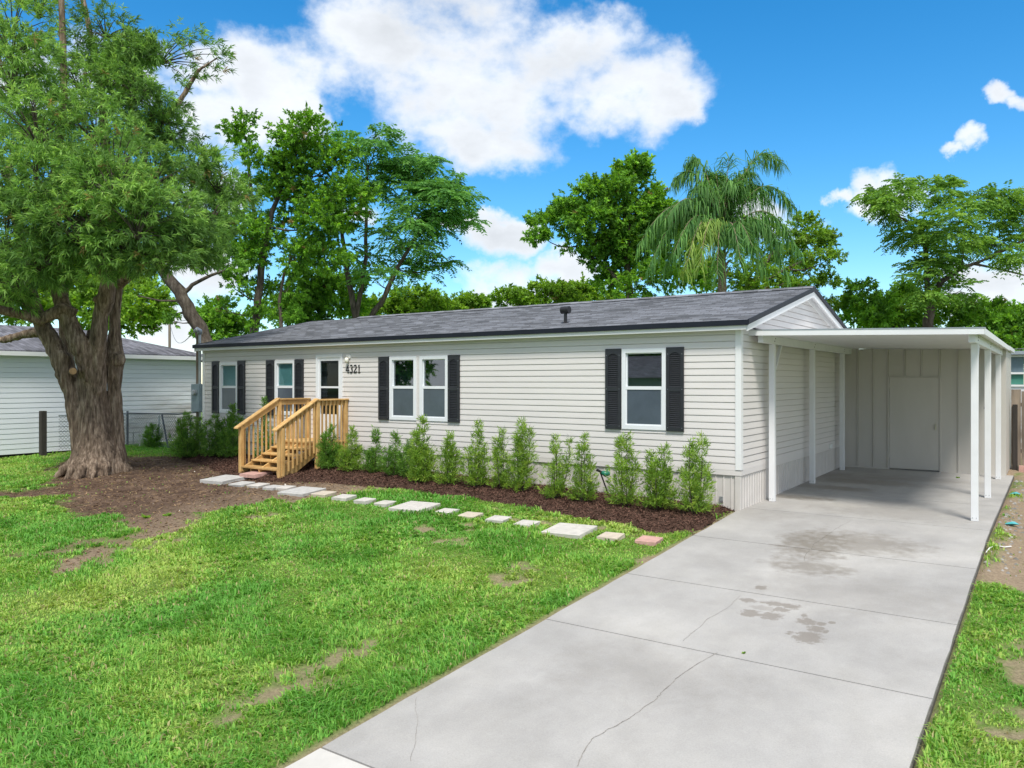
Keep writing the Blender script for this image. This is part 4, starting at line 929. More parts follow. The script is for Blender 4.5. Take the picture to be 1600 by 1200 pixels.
def grow(name, label, cat, base, trunks, lobes, kind, cols, per=10, dens=1., ln=.2, wd=.1, barkm='bark', group=None, clump=.34, limbr=.045, nclump=None, spread=.8, root=None):
    """trunks: list of (points, radii); lobes: (centre, radius xz, weight). One tree = trunk mesh + crown mesh."""
    t = empty(name, base, label, cat, group)
    m = MB(); nodes = []
    for pts, rad in trunks:
        fine = []; fr = []
        for k in range(len(pts)-1):
            for q in range(3): fine.append(Vector(pts[k]).lerp(Vector(pts[k+1]), q/3)+Vector((random.gauss(0, 1), random.gauss(0, 1), 0))*rad[k]*.12); fr.append(rad[k]+(rad[k+1]-rad[k])*q/3)
        fine.append(Vector(pts[-1])); fr.append(rad[-1]); m.tube(fine, fr, 8, jit=.06)
        nodes += [(p, r) for p, r in zip(fine, fr)][2:]
    PT_ = []; AX = []
    for (c, r, w) in lobes:
        c = Vector(c)
        # limb from a node of the trunk below the lobe
        cand = [(((p-c).length+max(0, p.z-c.z+.1*r)*3), p, rr) for p, rr in nodes]; _, p, rr = min(cand, key=lambda q: q[0])
        r0 = min(rr*.7, limbr*(.6+r*.5)); pts = curve3(p, c, (random.gauss(0, .12)*r, random.gauss(0, .12)*r, -.12*(c-p).length), 6); m.tube(pts, [r0+(r0*.35-r0)*k/6 for k in range(7)], 6, jit=.05)
        nodes += [(q, r0*.6) for q in pts[3:]]
        nk = max(4, int((nclump or 9)*w*max(r, .5)))
        for _ in range(nk):
            v = unit(rng.normal(size=3)); v[2] = v[2]*.8+.12; rad = r*rng.uniform(.45, 1.)**.6; e = c+Vector(v*np.array([1, 1, .85]))*rad
            st_ = random.choice(pts[3:]); br = curve3(st_, e, (random.gauss(0, .08)*r, random.gauss(0, .08)*r, random.uniform(-.1, .05)*r), 4); m.tube(br, [r0*.33, r0*.27, r0*.2, r0*.14, r0*.06], 4, cap=False)
            nt_ = max(3, int(33*dens*w*rng.uniform(.6, 1.3))); ev = np.array(e)
            q = rng.normal(0, 1, (nt_, 3))*np.array([1, 1, .62 if kind != 'frond' else .3])*clump*min(r, 1.6)*rng.uniform(.6, 1.15)
            PT_.append(ev+q); AX.append(unit(unit(q)*1.0+v*.8+np.array([0, 0, .35 if kind != 'frond' else .1])))
    PT_ = np.concatenate(PT_); AX = np.concatenate(AX)
    if kind == 'frond': q, c_ = fronds(PT_, AX, 7, ln, ln*.33, wd, cols)
    else: q, c_ = sprays(PT_, AX, per, ln, wd, spread, cols, stem=ln*1.5, dead=.006)
    o = m.build('trunk', barkm, t, smooth=True)
    me = leaf_mesh('crown', q-np.array(base), c_); link(bpy.data.objects.new('crown', me), t, base)
    return t, len(c_)
def PV(px, py, D): return P(px, py, D)
def lob(lst, D, dj=1.2):
    out = []
    for q in lst:
        px, py, r = q[:3]; w = q[3] if len(q) > 3 else 1.; d = D+(q[4] if len(q) > 4 else random.uniform(-dj, dj)); out.append((PV(px, py, d), r/F*d, w))
    return out

# ------------------------------------------------------------------ the big tree
TB = px2g(150, 738); TD = (TB.x-CAM[0])*FW[0]+(TB.y-CAM[1])*FW[1]
def big_tree():
    t = empty('big_tree', TB, 'huge multi-stemmed tree with shaggy grey brown bark and fine narrow foliage', 'tree')
    def q(px, py, dd=0): return PV(px, py, TD+dd)
    k = TD/F
    m = MB()
    def stem(pts, n=12, fl=0): m.tube([q(*p[:2], p[3] if len(p) > 3 else 0) for p in pts], [p[2]*k for p in pts], n)
    # main bole in several fused stems
    stem([(150,752,46), (150,735,39), (149,712,33), (149,690,27), (147,660,23), (145,620,20), (140,585,18), (139,560,14), (140,535,8), (141,515,3)], 18)
    stem([(182,750,24,.1), (183,725,15,.15), (183,690,11,.2), (181,640,9.5,.25), (180,600,10.5,.25), (178,565,14.5,.25), (180,540,11,.3), (180,510,8,.3), (180,490,8,.3), (184,450,7.5,.3), (192,400,7,.4), (215,300,6.5,.6), (230,220,5,.8), (250,140,3.4,1)], 14)
    stem([(130,715,15,-.1), (121,670,10,-.15), (110,613,9,-.2), (95,560,13,-.25), (84,540,13,-.25), (72,520,12.5,-.3), (62,500,10.5,-.3), (52,470,9,-.4), (40,420,7.5,-.5), (25,340,6.5,-.8), (10,260,5,-1)], 14)
    stem([(146,680,4,.05), (145,640,9,0), (141,595,13,-.15), (132,555,14,-.3), (122,535,14,-.4), (115,520,13.5,-.4), (104,493,12.5,-.4), (95,467,11,-.35), (88,445,9,-.3), (86,400,8,-.2), (84,340,7.5,0), (88,250,7,.2), (100,150,6,.4), (98,60,5,.5), (95,-30,4,.5)], 14)
    stem([(149,690,4,.05), (149,650,10,0), (150,600,14,-.1), (151,555,13.5,-.18), (154,525,12.5,-.25), (157,493,11.5,-.25), (165,467,13,-.25), (169,445,11,-.2), (171,420,9.5,-.1), (165,380,8.5,0), (160,320,8,.2), (165,240,7,.4), (160,150,5.5,.6), (145,70,4.5,.6), (125,-20,4,.6)], 14)
    stem([(122,640,9,.4), (108,570,8,.55), (100,520,7.5,.55), (98,470,7,.55), (110,400,6,.6)], 10)
    stem([(118,492,10,-.4), (98,483,10,-.5), (80,492,9.5,-.6), (62,500,9,-.7), (40,493,8,-.9), (10,486,7,-1.2), (-30,478,6,-1.5)], 10)
    stem([(62,498,6,-.6), (45,480,5,-.7), (30,455,4.5,-.8), (22,430,4,-1)], 8)
    stem([(70,518,9,.3), (40,522,7,.3), (10,530,6,.4), (-30,535,5,.5)], 8)
    stem([(186,445,8,.2), (205,430,6,.1), (222,415,5,0), (240,395,4,-.2), (262,370,3,-.3)], 8)
    stem([(160,420,7,0), (155,390,5,-.3), (148,350,4,-.6)], 8); stem([(230,220,5,.8), (280,160,4,.6), (310,110,3,.6), (340,90,2,.6)], 8)
    # burls
    for (px_, py, r, dd) in ((183,562,13,.2), (150,468,5,-.4)):
        c = q(px_, py, dd); m.tube([c+Vector((0, 0, (z)*r*k)) for z in (-1, -.6, 0, .6, 1)], [.3*r*k, .8*r*k, r*k, .8*r*k, .3*r*k], 10)
    # root flare
    for a in range(13):
        th = a/13*2*math.pi+random.uniform(-.2, .2); L_ = random.uniform(.68, .95); b = TB+Vector((0, 0, .36)); d = Vector((math.cos(th), math.sin(th), 0))
        e = TB+d*L_; e.z = gs(e.x, e.y)-.06; m.tube([b+d*.35, b+d*.62+Vector((0, 0, -.22)), e], [.16, .10, .04], 8)
    tmp = m.mesh('trunk_raw'); ob = bpy.data.objects.new('trunk_raw', tmp); COL.objects.link(ob)
    rm = ob.modifiers.new('r', 'REMESH'); rm.mode = 'VOXEL'; rm.voxel_size = .026; rm.use_smooth_shade = True
    sm = ob.modifiers.new('s', 'SMOOTH'); sm.iterations = 4; sm.factor = .5
    dg = bpy.context.evaluated_depsgraph_get(); me = bpy.data.meshes.new_from_object(ob.evaluated_get(dg)); bpy.data.objects.remove(ob)
    n = len(me.vertices); co = np.empty(n*3, np.float32); me.vertices.foreach_get('co', co); co = co.reshape(-1, 3); no = np.empty(n*3, np.float32); me.vertices.foreach_get('normal', no); no = no.reshape(-1, 3)
    ang = np.arctan2(co[:, 1]-TB.y, co[:, 0]-TB.x); hz = co[:, 2]
    # stringy vertical bark ridges, deeper near the base
    nn = np.array([1.1*abs(mnoise.noise(Vector((p[0]*8, p[1]*8, p[2]*.9))))+.8*abs(mnoise.noise(Vector((p[0]*19, p[1]*19, p[2]*1.6))))-.35+.7*mnoise.noise(Vector((p[0]*2.2, p[1]*2.2, p[2]*.8))) for p in co])
    co = co+no*(nn*(.055*(1-.72*sstep(2.3, 4.0, hz))))[:, None]
    me.vertices.foreach_set('co', (co-np.array(TB)).astype(np.float32).ravel()); me.update(); me.materials.clear(); me.materials.append(MATS['bark_big']); me.name = 'trunk'
    me.polygons.foreach_set('use_smooth', [True]*len(me.polygons)); tr = link(bpy.data.objects.new('trunk', me), t, TB)
    c = q(114, 580, -.62); dv = Vector((CAM[0]-c.x, CAM[1]-c.y, .3)).normalized()
    mm = MB(); mm.tube([c-dv*.2, c+dv*.06], [.10, .085], 12); mm.build('branch_stub', 'bark_big', t)
    mm = MB(); mm.tube([c+dv*.061, c+dv*.07], [.078, .074], 12); mm.build('cut_face', 'cut_wood', t)
    # crown
    lobes = [(20,30,60,.0),(60,10,40,.8),(165,40,42,.4),(205,75,30,.2),(235,85,22,.2),(20,110,70,-.8),(130,130,50,1.),(175,125,45,.2),(215,140,40,.0),(60,190,75,-1.2),(150,190,65,-.6),(225,190,50,.4),(268,205,38,.6),
             (20,270,75,-1.6),(100,280,75,-1.9),(180,250,60,-2.0),(240,265,60,-.6),(300,258,46,.6),(340,285,36,1.),(368,305,20,1.2),(150,320,70,-2.4),(70,345,70,-2.2),(230,320,62,-2.0),(285,335,50,-1.3),(330,330,40,.3),
             (10,365,60,-2.0),(110,385,48,-2.0),(200,372,48,-2.2),(262,385,42,-1.7),(30,430,45,-1.6),(85,425,30,-1.6),(292,392,26,-1.),
             (40,160,70,1.6),(130,220,70,1.8),(210,260,60,1.8),(90,310,70,1.4),(190,330,55,1.4),(290,290,50,1.6),(0,210,60,1.),(50,400,50,1.2),(150,370,50,1.2),(20,450,30,.6),(200,400,30,.8),(60,395,50,-2.3),(165,392,42,-2.4),(245,395,36,-2.1),(120,350,55,-2.7),(215,345,50,-2.6),(310,375,34,-.8),(10,455,34,-1.2),(180,285,50,-2.6),(60,280,50,-2.4),(150,90,34,.8),(190,110,34,.8),(240,170,34,.6),(20,70,50,-1.)]
    PT_ = []; AX = []; OF = []; tw = MB()
    for (px_, py, r, dd) in lobes:
        c = np.array(q(px_, py, dd)); R_ = r*k; nk = int(6+R_*20); hub = Vector(c)-Vector((0, 0, R_*.5)); lo_ = rng.normal(0, .16)
        for _ in range(nk):
            v = unit(rng.normal(size=3)); rad = R_*rng.uniform(.3, 1)**.5; e = c+v*np.array([1, 1, .8])*rad
            tw.tube(curve3(hub, e, (0, 0, .12*R_), 3), [.02, .015, .01, .004], 4, cap=False)
            n_ = int(rng.uniform(6, 15)); qv = rng.normal(0, 1, (n_, 3))*np.array([1, 1, .55])*.17; PT_.append(e+qv); AX.append(unit(v*.9+unit(qv)*.6+np.array([0, 0, .25]))); OF.append(np.full(n_, lo_+rng.normal(0, .12)))
    for (px_, py) in ((318,62),(335,75),(350,85),(300,55),(285,60),(300,95),(296,128),(312,110),(338,105),(270,60),(278,110)):
        e = np.array(q(px_, py, .6)); tw.tube(curve3(q(250, 100, .8), Vector(e), (0, 0, .1), 3), [.018, .014, .01, .004], 4, cap=False)
        qv = rng.normal(0, 1, (9, 3))*.14; PT_.append(e+qv); AX.append(unit(qv+np.array([.5, .3, .2]))); OF.append(np.full(9, -.15))
    PT_ = np.concatenate(PT_); AX = np.concatenate(AX)
    cols = [(0.07, 0.154, 0.039), (0.137, 0.275, 0.06), (0.224, 0.422, 0.09), (0.364, 0.589, 0.144)]
    qd, cc = sprays(PT_, AX, 15, .165, .024, .62, cols, stem=.10, fold=.1, droop=.18, back=.3, off=np.concatenate(OF), dead=.012)
    tw.build('twigs', 'bark', t)
    link(bpy.data.objects.new('crown', leaf_mesh('crown', qd-np.array(TB), cc)), t, TB)
    return len(cc)
print('big tree leaves', big_tree())

# ------------------------------------------------------------------ trees behind the house
GREEN = [(0.059, 0.149, 0.023), (0.117, 0.283, 0.037), (0.206, 0.439, 0.05), (0.31, 0.581, 0.071)]
DARK = [(0.056, 0.14, 0.029), (0.102, 0.245, 0.043), (0.175, 0.368, 0.058), (0.263, 0.507, 0.09)]
FERN = [(0.062, 0.173, 0.041), (0.101, 0.274, 0.06), (0.156, 0.374, 0.079), (0.234, 0.49, 0.108)]
LIME = [(0.095, 0.197, 0.026), (0.164, 0.32, 0.039), (0.253, 0.456, 0.055), (0.354, 0.567, 0.079)]
BEHIND = 'trees behind the house'
def bt(px, D): q = ray(px); x, y = CAM[0]+D*q[0], CAM[1]+D*q[1]; return Vector((x, y, 0 if y > 9 else gz(x, y)))
def tk(pts, D, k): return ([PV(a, b, D) for a, b, _ in pts], [r*k/F*D for _, _, r in pts])
tot = 0
D = 36; b = bt(398, D)
_, n = grow('leafy_tree', 'tall bright green leafy tree behind the left end of the roof', 'tree', b,
    [([b+Vector((0, 0, -.1)), PV(398, 520, D), PV(403, 470, D), PV(412, 400, D), PV(425, 330, D), PV(450, 270, D), PV(475, 215, D)], [.3, .2, .18, .15, .11, .08, .04]), tk([(410,420,4),(400,350,3.4),(392,300,2.6),(388,250,2),(385,215,1)], D, 1), tk([(440,525,3),(437,470,2.5),(445,420,2)], D, 1)],
    lob([(385,205,26,.9),(400,240,24,.8),(470,210,34),(485,245,38),(450,250,28),(520,265,36),(440,300,34),(480,305,40),(535,305,32),(500,345,38),(430,345,32,.8),(385,300,24,.7),(375,360,34),(410,395,34),(360,400,26,.8),(455,400,34),(500,400,30),(530,370,26,.8),(365,450,28,.7),(410,460,26,.6),(450,450,26,.7),(540,340,25),(350,370,22,.6),(345,480,18,.4),(440,490,24,.8),(400,500,18,.6)], D),
    'spray', GREEN, per=17, dens=0.95, ln=0.160, wd=0.076, group=BEHIND); tot += n
D = 39; b = bt(560, D)
_, n = grow('feathery_tree', 'spreading tree with feathery drooping fronds behind the middle of the roof', 'tree', b,
    [([b+Vector((0, 0, -.1)), PV(556, 497, D), PV(545, 440, D), PV(535, 370, D), PV(530, 320, D)], [.24, .16, .13, .09, .06]), tk([(556,498,4),(565,450,3.5),(572,400,3),(572,330,2.4),(575,260,1.6)], D, 1), tk([(580,495,4.6),(600,465,4),(620,420,3.2),(650,370,2.4),(670,330,1.6)], D, 1)],
    lob([(588,215,20),(545,225,18,.8),(570,245,20),(610,245,22),(635,255,20),(658,262,14,.8),(680,258,10,.7),(710,282,10,.7),(600,285,30,1),(640,300,34,1.2),(670,320,34,1.2),(700,310,24),(725,318,22,.9),(735,345,14,.7),(640,345,32,1.1),(690,350,28),(615,375,30),(660,385,26,.8),(690,415,20,.8),(625,420,22,.7),(575,400,22,.6),(590,440,24,.7),(545,330,22,.8),(560,290,20,.8),(530,390,22,.6),(660,430,16,.5)], D),
    'frond', FERN, dens=.5, ln=.8, wd=.085, group=BEHIND, clump=.36, nclump=8); tot += n
D = 33; b = bt(495, 42)
_, n = grow('understorey_tree', 'shady dark green tree low behind the roof between two taller trees', 'tree', b, [([b+Vector((0, 0, -.1)), PV(500, 500, 42), PV(505, 440, 42)], [.2, .13, .07])],
    lob([(490,440,30),(520,450,28),(470,470,30),(500,480,30),(535,480,28),(440,490,26),(545,440,20),(480,500,24),(560,470,20)], 42), 'spray', GREEN, per=16, dens=0.78, ln=0.205, wd=0.094, group=BEHIND); tot += n
D = 30; LB = bt(345, D)
_, n = grow('leaning_tree', 'bare-trunked tree leaning left over the gap between the two houses', 'tree', LB,
    [([LB+Vector((0, 0, -.1)), PV(335, 560, D), PV(318, 525, D), PV(298, 490, D), PV(280, 455, D), PV(255, 425, D), PV(235, 395, D), PV(225, 340, D)], [.34, .30, .28, .26, .24, .2, .17, .1]), tk([(285,462,4),(300,445,3),(330,430,2.4),(365,418,1.4)], D, 1), tk([(300,490,2.5),(280,470,2),(250,470,1.4),(215,462,.8)], D, 1), tk([(255,425,4),(275,400,3),(300,370,2)], D, 1), tk([(302,494,3),(288,488,2.2),(268,492,1.4)], D, 1)],
    lob([(300,375,26,.7),(330,365,26,.7),(345,390,22,.6),(360,415,14,.5),(320,400,18,.4),(280,370,22,.6),(360,350,24,.7),(315,420,14,.25),(345,330,26,.8),(268,500,8,.2)], D), 'spray', DARK, per=14, dens=0.62, ln=0.144, wd=0.065, group=BEHIND); tot += n
D = 44; b = bt(185, D)
_, n = grow('bright_tree', 'bright lime green tree seen behind the white house between trunk stems', 'tree', b, [([b+Vector((0, 0, -.1)), PV(185, 520, D), PV(185, 460, D)], [.25, .18, .1])],
    lob([(130,450,34),(170,450,36),(205,455,34),(225,480,28),(150,490,36),(195,495,34),(110,480,28),(235,500,16),(140,410,30),(30,470,40),(70,450,34),(10,440,34)], D, 2), 'spray', LIME, per=16, dens=0.78, ln=0.228, wd=0.108, group=BEHIND); tot += n
D = 40; b = bt(340, D)
_, n = grow('small_bush_tree', 'small rounded green tree just above the left end of the roof', 'tree', b, [([b+Vector((0, 0, -.1)), PV(340, 530, D), PV(340, 500, D)], [.15, .1, .05])],
    lob([(335,490,22),(340,510,26),(365,512,20),(318,510,12),(330,525,20),(375,520,16)], D, .8), 'spray', GREEN, per=16, dens=0.9, ln=0.182, wd=0.086, group=BEHIND); tot += n
D = 31; b = bt(985, D)
_, n = grow('broadleaf_tree', 'dense dark and light green broadleaf tree left of the palm', 'tree', b,
    [([b+Vector((0, 0, -.1)), PV(985, 460, D), PV(980, 400, D), PV(985, 340, D)], [.26, .17, .12, .06]), tk([(978,455,4),(950,420,3),(900,385,2)], D, 1)],
    lob([(990,265,20),(985,290,30,1.1),(955,295,26),(925,305,24),(1010,310,26),(960,330,38,1.2),(915,340,34,1.1),(1000,345,34,1.2),(880,340,24),(855,350,22,.8),(840,365,14,.6),(945,370,34,1.1),(985,385,34,1.1),(900,375,24,.8),(1025,330,20),(930,400,22,.6),(965,420,30,.8),(1010,400,26),(950,440,22,.6),(990,450,26,.8),(1040,380,26),(1030,430,30),(1050,345,20),(1070,430,28),(1060,395,24)], D),
    'spray', GREEN, per=17, dens=1.06, ln=0.152, wd=0.072, group=BEHIND); tot += n
D = 34; b = bt(1240, D)
_, n = grow('airy_tree', 'airy yellow green tree behind the ridge right of the palm', 'tree', b,
    [([b+Vector((0, 0, -.1)), PV(1175, 450, D), PV(1190, 420, D), PV(1215, 385, D)], [.24, .15, .11, .06]), tk([(1175,450,4),(1155,400,3),(1130,350,2),(1125,310,1.2)], D, 1), tk([(1190,440,3.4),(1230,420,2.6),(1270,400,1.6)], D, 1)],
    lob([(1125,295,20),(1110,310,22),(1145,310,20),(1170,345,22,.8),(1130,340,24),(1215,360,22,.8),(1245,355,22,.9),(1270,370,20,.9),(1290,375,12,.8),(1255,395,26),(1220,400,24,.8),(1285,410,18,.8),(1265,430,22,.8),(1230,440,22,.7),(1190,400,22,.7),(1160,440,20,.6),(1295,440,12,.7),(1310,470,14,.8),(1095,330,20),(1100,370,24),(1160,380,22),(1110,430,26),(1150,445,22),(1185,440,24),(1215,425,22),(1240,455,18)], D),
    'spray', LIME[:3]+[(.17, .27, .05)], per=16, dens=0.69, ln=0.160, wd=0.068, group=BEHIND); tot += n
D = 30; b = bt(1450, D)
_, n = grow('layered_tree', 'open layered tree with flat leafy tiers above the carport roof', 'tree', b,
    [([b+Vector((0, 0, -.1)), PV(1450, 500, D), PV(1455, 470, D), PV(1470, 440, D), PV(1500, 420, D), PV(1540, 405, D)], [.3, .19, .16, .12, .085, .05]), tk([(1452,475,5),(1447,430,3.6),(1446,390,3),(1440,350,2)], D, 1), tk([(1520,412,2.2),(1560,420,1.6),(1600,430,1.2)], D, 1), tk([(1440,350,2.4),(1415,345,1.6),(1400,335,1)], D, 1), tk([(1540,405,3),(1580,385,2),(1610,370,1.2)], D, 1)],
    lob([(1360,310,18,.9),(1385,320,20),(1415,295,24),(1400,330,22),(1455,300,26),(1482,303,18,.7),(1515,320,24,.8),(1565,302,20,.8),(1545,310,18,.6),(1590,325,22,.9),(1445,365,30,1.1),(1475,355,32,1.1),(1430,375,24),(1545,350,28,.9),(1505,378,22,.6),(1600,370,20,.8),(1560,385,22,.8),(1525,372,22,.8),(1480,400,22,.7),(1450,425,30,1.1),(1480,430,22,.7),(1500,455,18,.6),(1590,400,16,.7),(1440,450,24)], D),
    'frond', [(0.072, 0.172, 0.029), (0.12, 0.27, 0.039), (0.192, 0.368, 0.055), (0.276, 0.471, 0.077)], dens=.68, ln=.55, wd=.065, group=BEHIND, clump=.36, nclump=8); tot += n
D = 33; b = bt(1390, D)
_, n = grow('low_tree', 'dark low spreading tree directly behind the carport roof', 'tree', b, [([b+Vector((0, 0, -.1)), PV(1400, 510, D), PV(1405, 480, D)], [.2, .13, .06])],
    lob([(1390,465,24),(1375,485,26),(1415,480,26),(1430,500,28),(1470,495,28),(1395,505,26),(1510,500,24),(1545,485,18,.7),(1340,455,14,.5),(1345,480,18,.6),(1330,500,16,.6),(1355,505,18)], D), 'spray', GREEN, per=16, dens=0.9, ln=0.182, wd=0.079, group=BEHIND); tot += n
D = 38; b = bt(1590, D)
_, n = grow('hedge_tree', 'rounded mid green tree at the right edge above the board fence', 'tree', b, [([b+Vector((0, 0, -.1)), PV(1590, 540, D), PV(1590, 520, D)], [.25, .2, .1])],
    lob([(1560,500,22),(1590,495,26),(1575,525,28),(1605,520,28),(1560,540,24),(1595,550,28),(1620,500,26),(1640,530,30)], D, 1), 'spray', GREEN, per=16, dens=1.23, ln=0.182, wd=0.086, group=BEHIND); tot += n
D = 36; b = bt(850, D)
_, n = grow('bush_row', 'low light green bush just showing above the ridge left of the palm', 'bush', b, [([b+Vector((0, 0, -.1)), PV(850, 490, D), PV(850, 470, D)], [.15, .1, .05])],
    lob([(795,468,16),(825,465,18),(860,455,18),(885,455,20),(910,460,20),(875,475,24),(840,480,24),(920,475,20),(945,470,18)], D, .8), 'spray', LIME, per=16, dens=1.01, ln=0.167, wd=0.079, group=BEHIND); tot += n
D = 46; b = bt(660, D)
_, n = grow('distant_tree', 'flat-topped distant tree above the ridge left of the vent pipe', 'tree', b, [([b+Vector((0, 0, -.1)), PV(660, 500, D), PV(660, 480, D)], [.2, .15, .06])],
    lob([(600,478,22),(630,472,20),(660,470,18),(690,474,16),(720,475,14),(745,472,10),(640,490,24),(680,488,22),(715,486,18),(590,492,20)], D, 1), 'spray', LIME, per=16, dens=0.9, ln=0.213, wd=0.101, group=BEHIND); tot += n

# palm
NLF = 230
def palm():
    D = 27; b = bt(1130, D); t = empty('palm_tree', b, 'tall palm with drooping fronds rising behind the roof ridge', 'palm', BEHIND)
    top = PV(1128, 392, D); m = MB(); m.tube([b+Vector((0, 0, -.1)), b.lerp(top, .4), b.lerp(top, .8), top], [.2, .16, .15, .13], 10, jit=.05)
    for k in range(16):                                    # old leaf boots
        a = k*2.4; z = top.z-.1-k*.07; c = Vector((top.x, top.y, z)); d = Vector((math.cos(a), math.sin(a), 1.3)).normalized(); m.tube([c+d*.08, c+d*.42], [.06, .025], 5)
    m.build('trunk', 'palm_bark', t)
    cols = [(.06, .17, .045), (.105, .25, .06), (.165, .34, .08)]; yel = [(.16, .29, .06), (.26, .40, .085), (.38, .49, .12)]
    spec = []                                              # tip in picture terms: px, py, depth offset, droop, tint
    for (px_, py, dd, dr_, y) in ((985,410,-.2,.9,0),(1000,455,-.6,.7,0),(1050,290,.3,.8,0),(1072,262,.6,.5,0),(1115,275,.8,.3,0),(1140,235,.2,.0,0),(1175,275,.6,.3,0),(1225,265,.5,.55,0),(1250,340,.4,.9,0),(1262,420,0,1.0,0),(1240,455,-.5,.8,0),(1065,450,-1.6,1.15,1),(1090,440,-1.9,1.0,1),(1030,360,-1.0,.8,0),(1180,400,-1.6,.9,0),(1200,440,-1.2,.8,0),(1095,330,1.6,.6,0),(1030,440,1.,.9,0),(1205,330,1.4,.7,0),(1010,390,.6,.9,0),(1045,420,-1.3,1.0,0),(1160,430,-1.9,1.1,0),(1225,395,-.6,1.0,0),(1150,290,-.6,.4,0),(1080,300,-.6,.5,0),(1120,455,-1.7,1.2,1)):
        spec.append((top+(PV(px_, py, D+dd)-top)*.92, dr_, y if px_ != 1120 else 0))
    for tip, dr_, y in spec:
        a = top+Vector((0, 0, .25)); L_ = (tip-a).length; n = 16; pts = []
        for k in range(n+1):
            u = k/n; p = a.lerp(tip, u)+Vector((0, 0, L_*(.55 if dr_ > .2 else .1)*math.sin(math.pi*u*.9)*min(1, dr_+.35))); pts.append(p)
        fm = MB(); fm.tube(pts, [.03*(1-.85*k/n) for k in range(n+1)], 5); fr_ = fm.build('frond', 'palm_bark', t)
        pa = np.array(pts); s = rng.uniform(.10, 1, NLF); i = np.minimum((s*n).astype(int), n-1); f_ = (s*n-i)[:, None]; base = pa[i]*(1-f_)+pa[i+1]*f_; tan = unit(pa[i+1]-pa[i])
        side = unit(np.cross(tan, [0, 0, 1.])+1e-4)*np.where(rng.uniform(0, 1, NLF) < .5, -1, 1)[:, None]; ln = .85*(1-.45*np.abs(s-.45))*rng.uniform(.7, 1.2, NLF)
        d1 = unit(side*.55+tan*.5+np.array([0, 0, -.15-.35*dr_])+rng.normal(0, .24, (NLF, 3))); mid = base+d1*(ln*.5)[:, None]; d2 = unit(d1*.4+np.array([0, 0, -1.])*(.5+dr_)+rng.normal(0, .14, (NLF, 3))); tip_ = mid+d2*(ln*.6)[:, None]
        w = unit(np.cross(d1, [0, 0, 1.])+rng.normal(0, .3, (NLF, 3)))*.018
        Q = np.stack([base-w*.6, base+w*.6, mid+w, mid-w, mid-w, mid+w, tip_+w*.15, tip_-w*.15], 1).reshape(-1, 3); cc = palette(NLF, None, yel if y else cols, .15)
        me = npmesh('leaflets', Q-np.array(b), np.arange(len(Q)).reshape(-1, 4), 4, 'leaf', np.repeat(cc, 8, 0)); link(bpy.data.objects.new('leaflets', me), fr_, b)
palm()

# ------------------------------------------------------------------ shrubs along the wall
SH = [(0.092, 0.19, 0.031), (0.172, 0.314, 0.046), (0.276, 0.448, 0.066), (0.414, 0.56, 0.11)]; SHD = [(0.061, 0.156, 0.029), (0.108, 0.247, 0.041), (0.176, 0.351, 0.058), (0.27, 0.468, 0.084)]
def shrub(px, pb, pt, wpx, label, cols=SH, stems=4, full=1., grp='podocarpus shrubs in the mulch bed'):
    b = px2g(px, pb); b.z = bedz(b.x, b.y); D = (b.x-CAM[0])*FW[0]+(b.y-CAM[1])*FW[1]; H = (pb-pt)/F*D; R_ = wpx/F*D*.5
    kk_ = random.uniform(.32, .62); t = empty('shrub', b, label, 'shrub', grp); m = MB(); PT_ = []; AX = []
    for s in range(stems):
        a = s*2.399+random.uniform(-.5, .5); h = H*(1 if s == 0 else random.uniform(.42, .95)); r = R_*(random.uniform(.35, 1.05) if s else random.uniform(0, .5))
        p0 = b+Vector((math.cos(a)*.04, math.sin(a)*.04, -.03)); p1 = b+Vector((math.cos(a)*r, math.sin(a)*r, h*.9)); pts = curve3(p0, p1, (math.cos(a)*r*.25, math.sin(a)*r*.25, 0), 6); m.tube(pts, [.011, .01, .009, .008, .006, .004, .002], 5)
        n = int(h*74*full*random.uniform(.75, 1.2))
        u = rng.uniform(.06, 1, n)**.9; pa = np.array(pts); i = np.minimum((u*6).astype(int), 5); f_ = (u*6-i)[:, None]; c = pa[i]*(1-f_)+pa[i+1]*f_
        lat = unit(np.stack([rng.normal(size=n), rng.normal(size=n), np.zeros(n)], -1)); rr = R_*(kk_*(1-u)**.6+.10)*rng.uniform(.2, 1, n)*min(1, .5+full*.5); c = c+lat*rr[:, None]
        PT_.append(c); AX.append(unit(lat*.6+np.array([0, 0, .9])))
    # leafy skirt at the foot
    n = int(70*full*H); th = rng.uniform(0, 2*math.pi, n); rr = R_*rng.uniform(.2, 1, n)**.6; z = H*.45*rng.uniform(0, 1, n)**1.5+.05; PT_.append(np.stack([b.x+np.cos(th)*rr, b.y+np.sin(th)*rr, b.z+z], -1)); AX.append(unit(np.stack([np.cos(th)*.8, np.sin(th)*.8, np.full(n, .7)], -1)))
    q, c = sprays(np.concatenate(PT_), np.concatenate(AX), 12, .088, .0125, .55, cols, stem=.07, fold=.1, droop=.06, back=.4)
    m.build('stems', 'bark', t, smooth=True); link(bpy.data.objects.new('foliage', leaf_mesh('foliage', q-np.array(b), c)), t, b); return len(c)
ns = 0
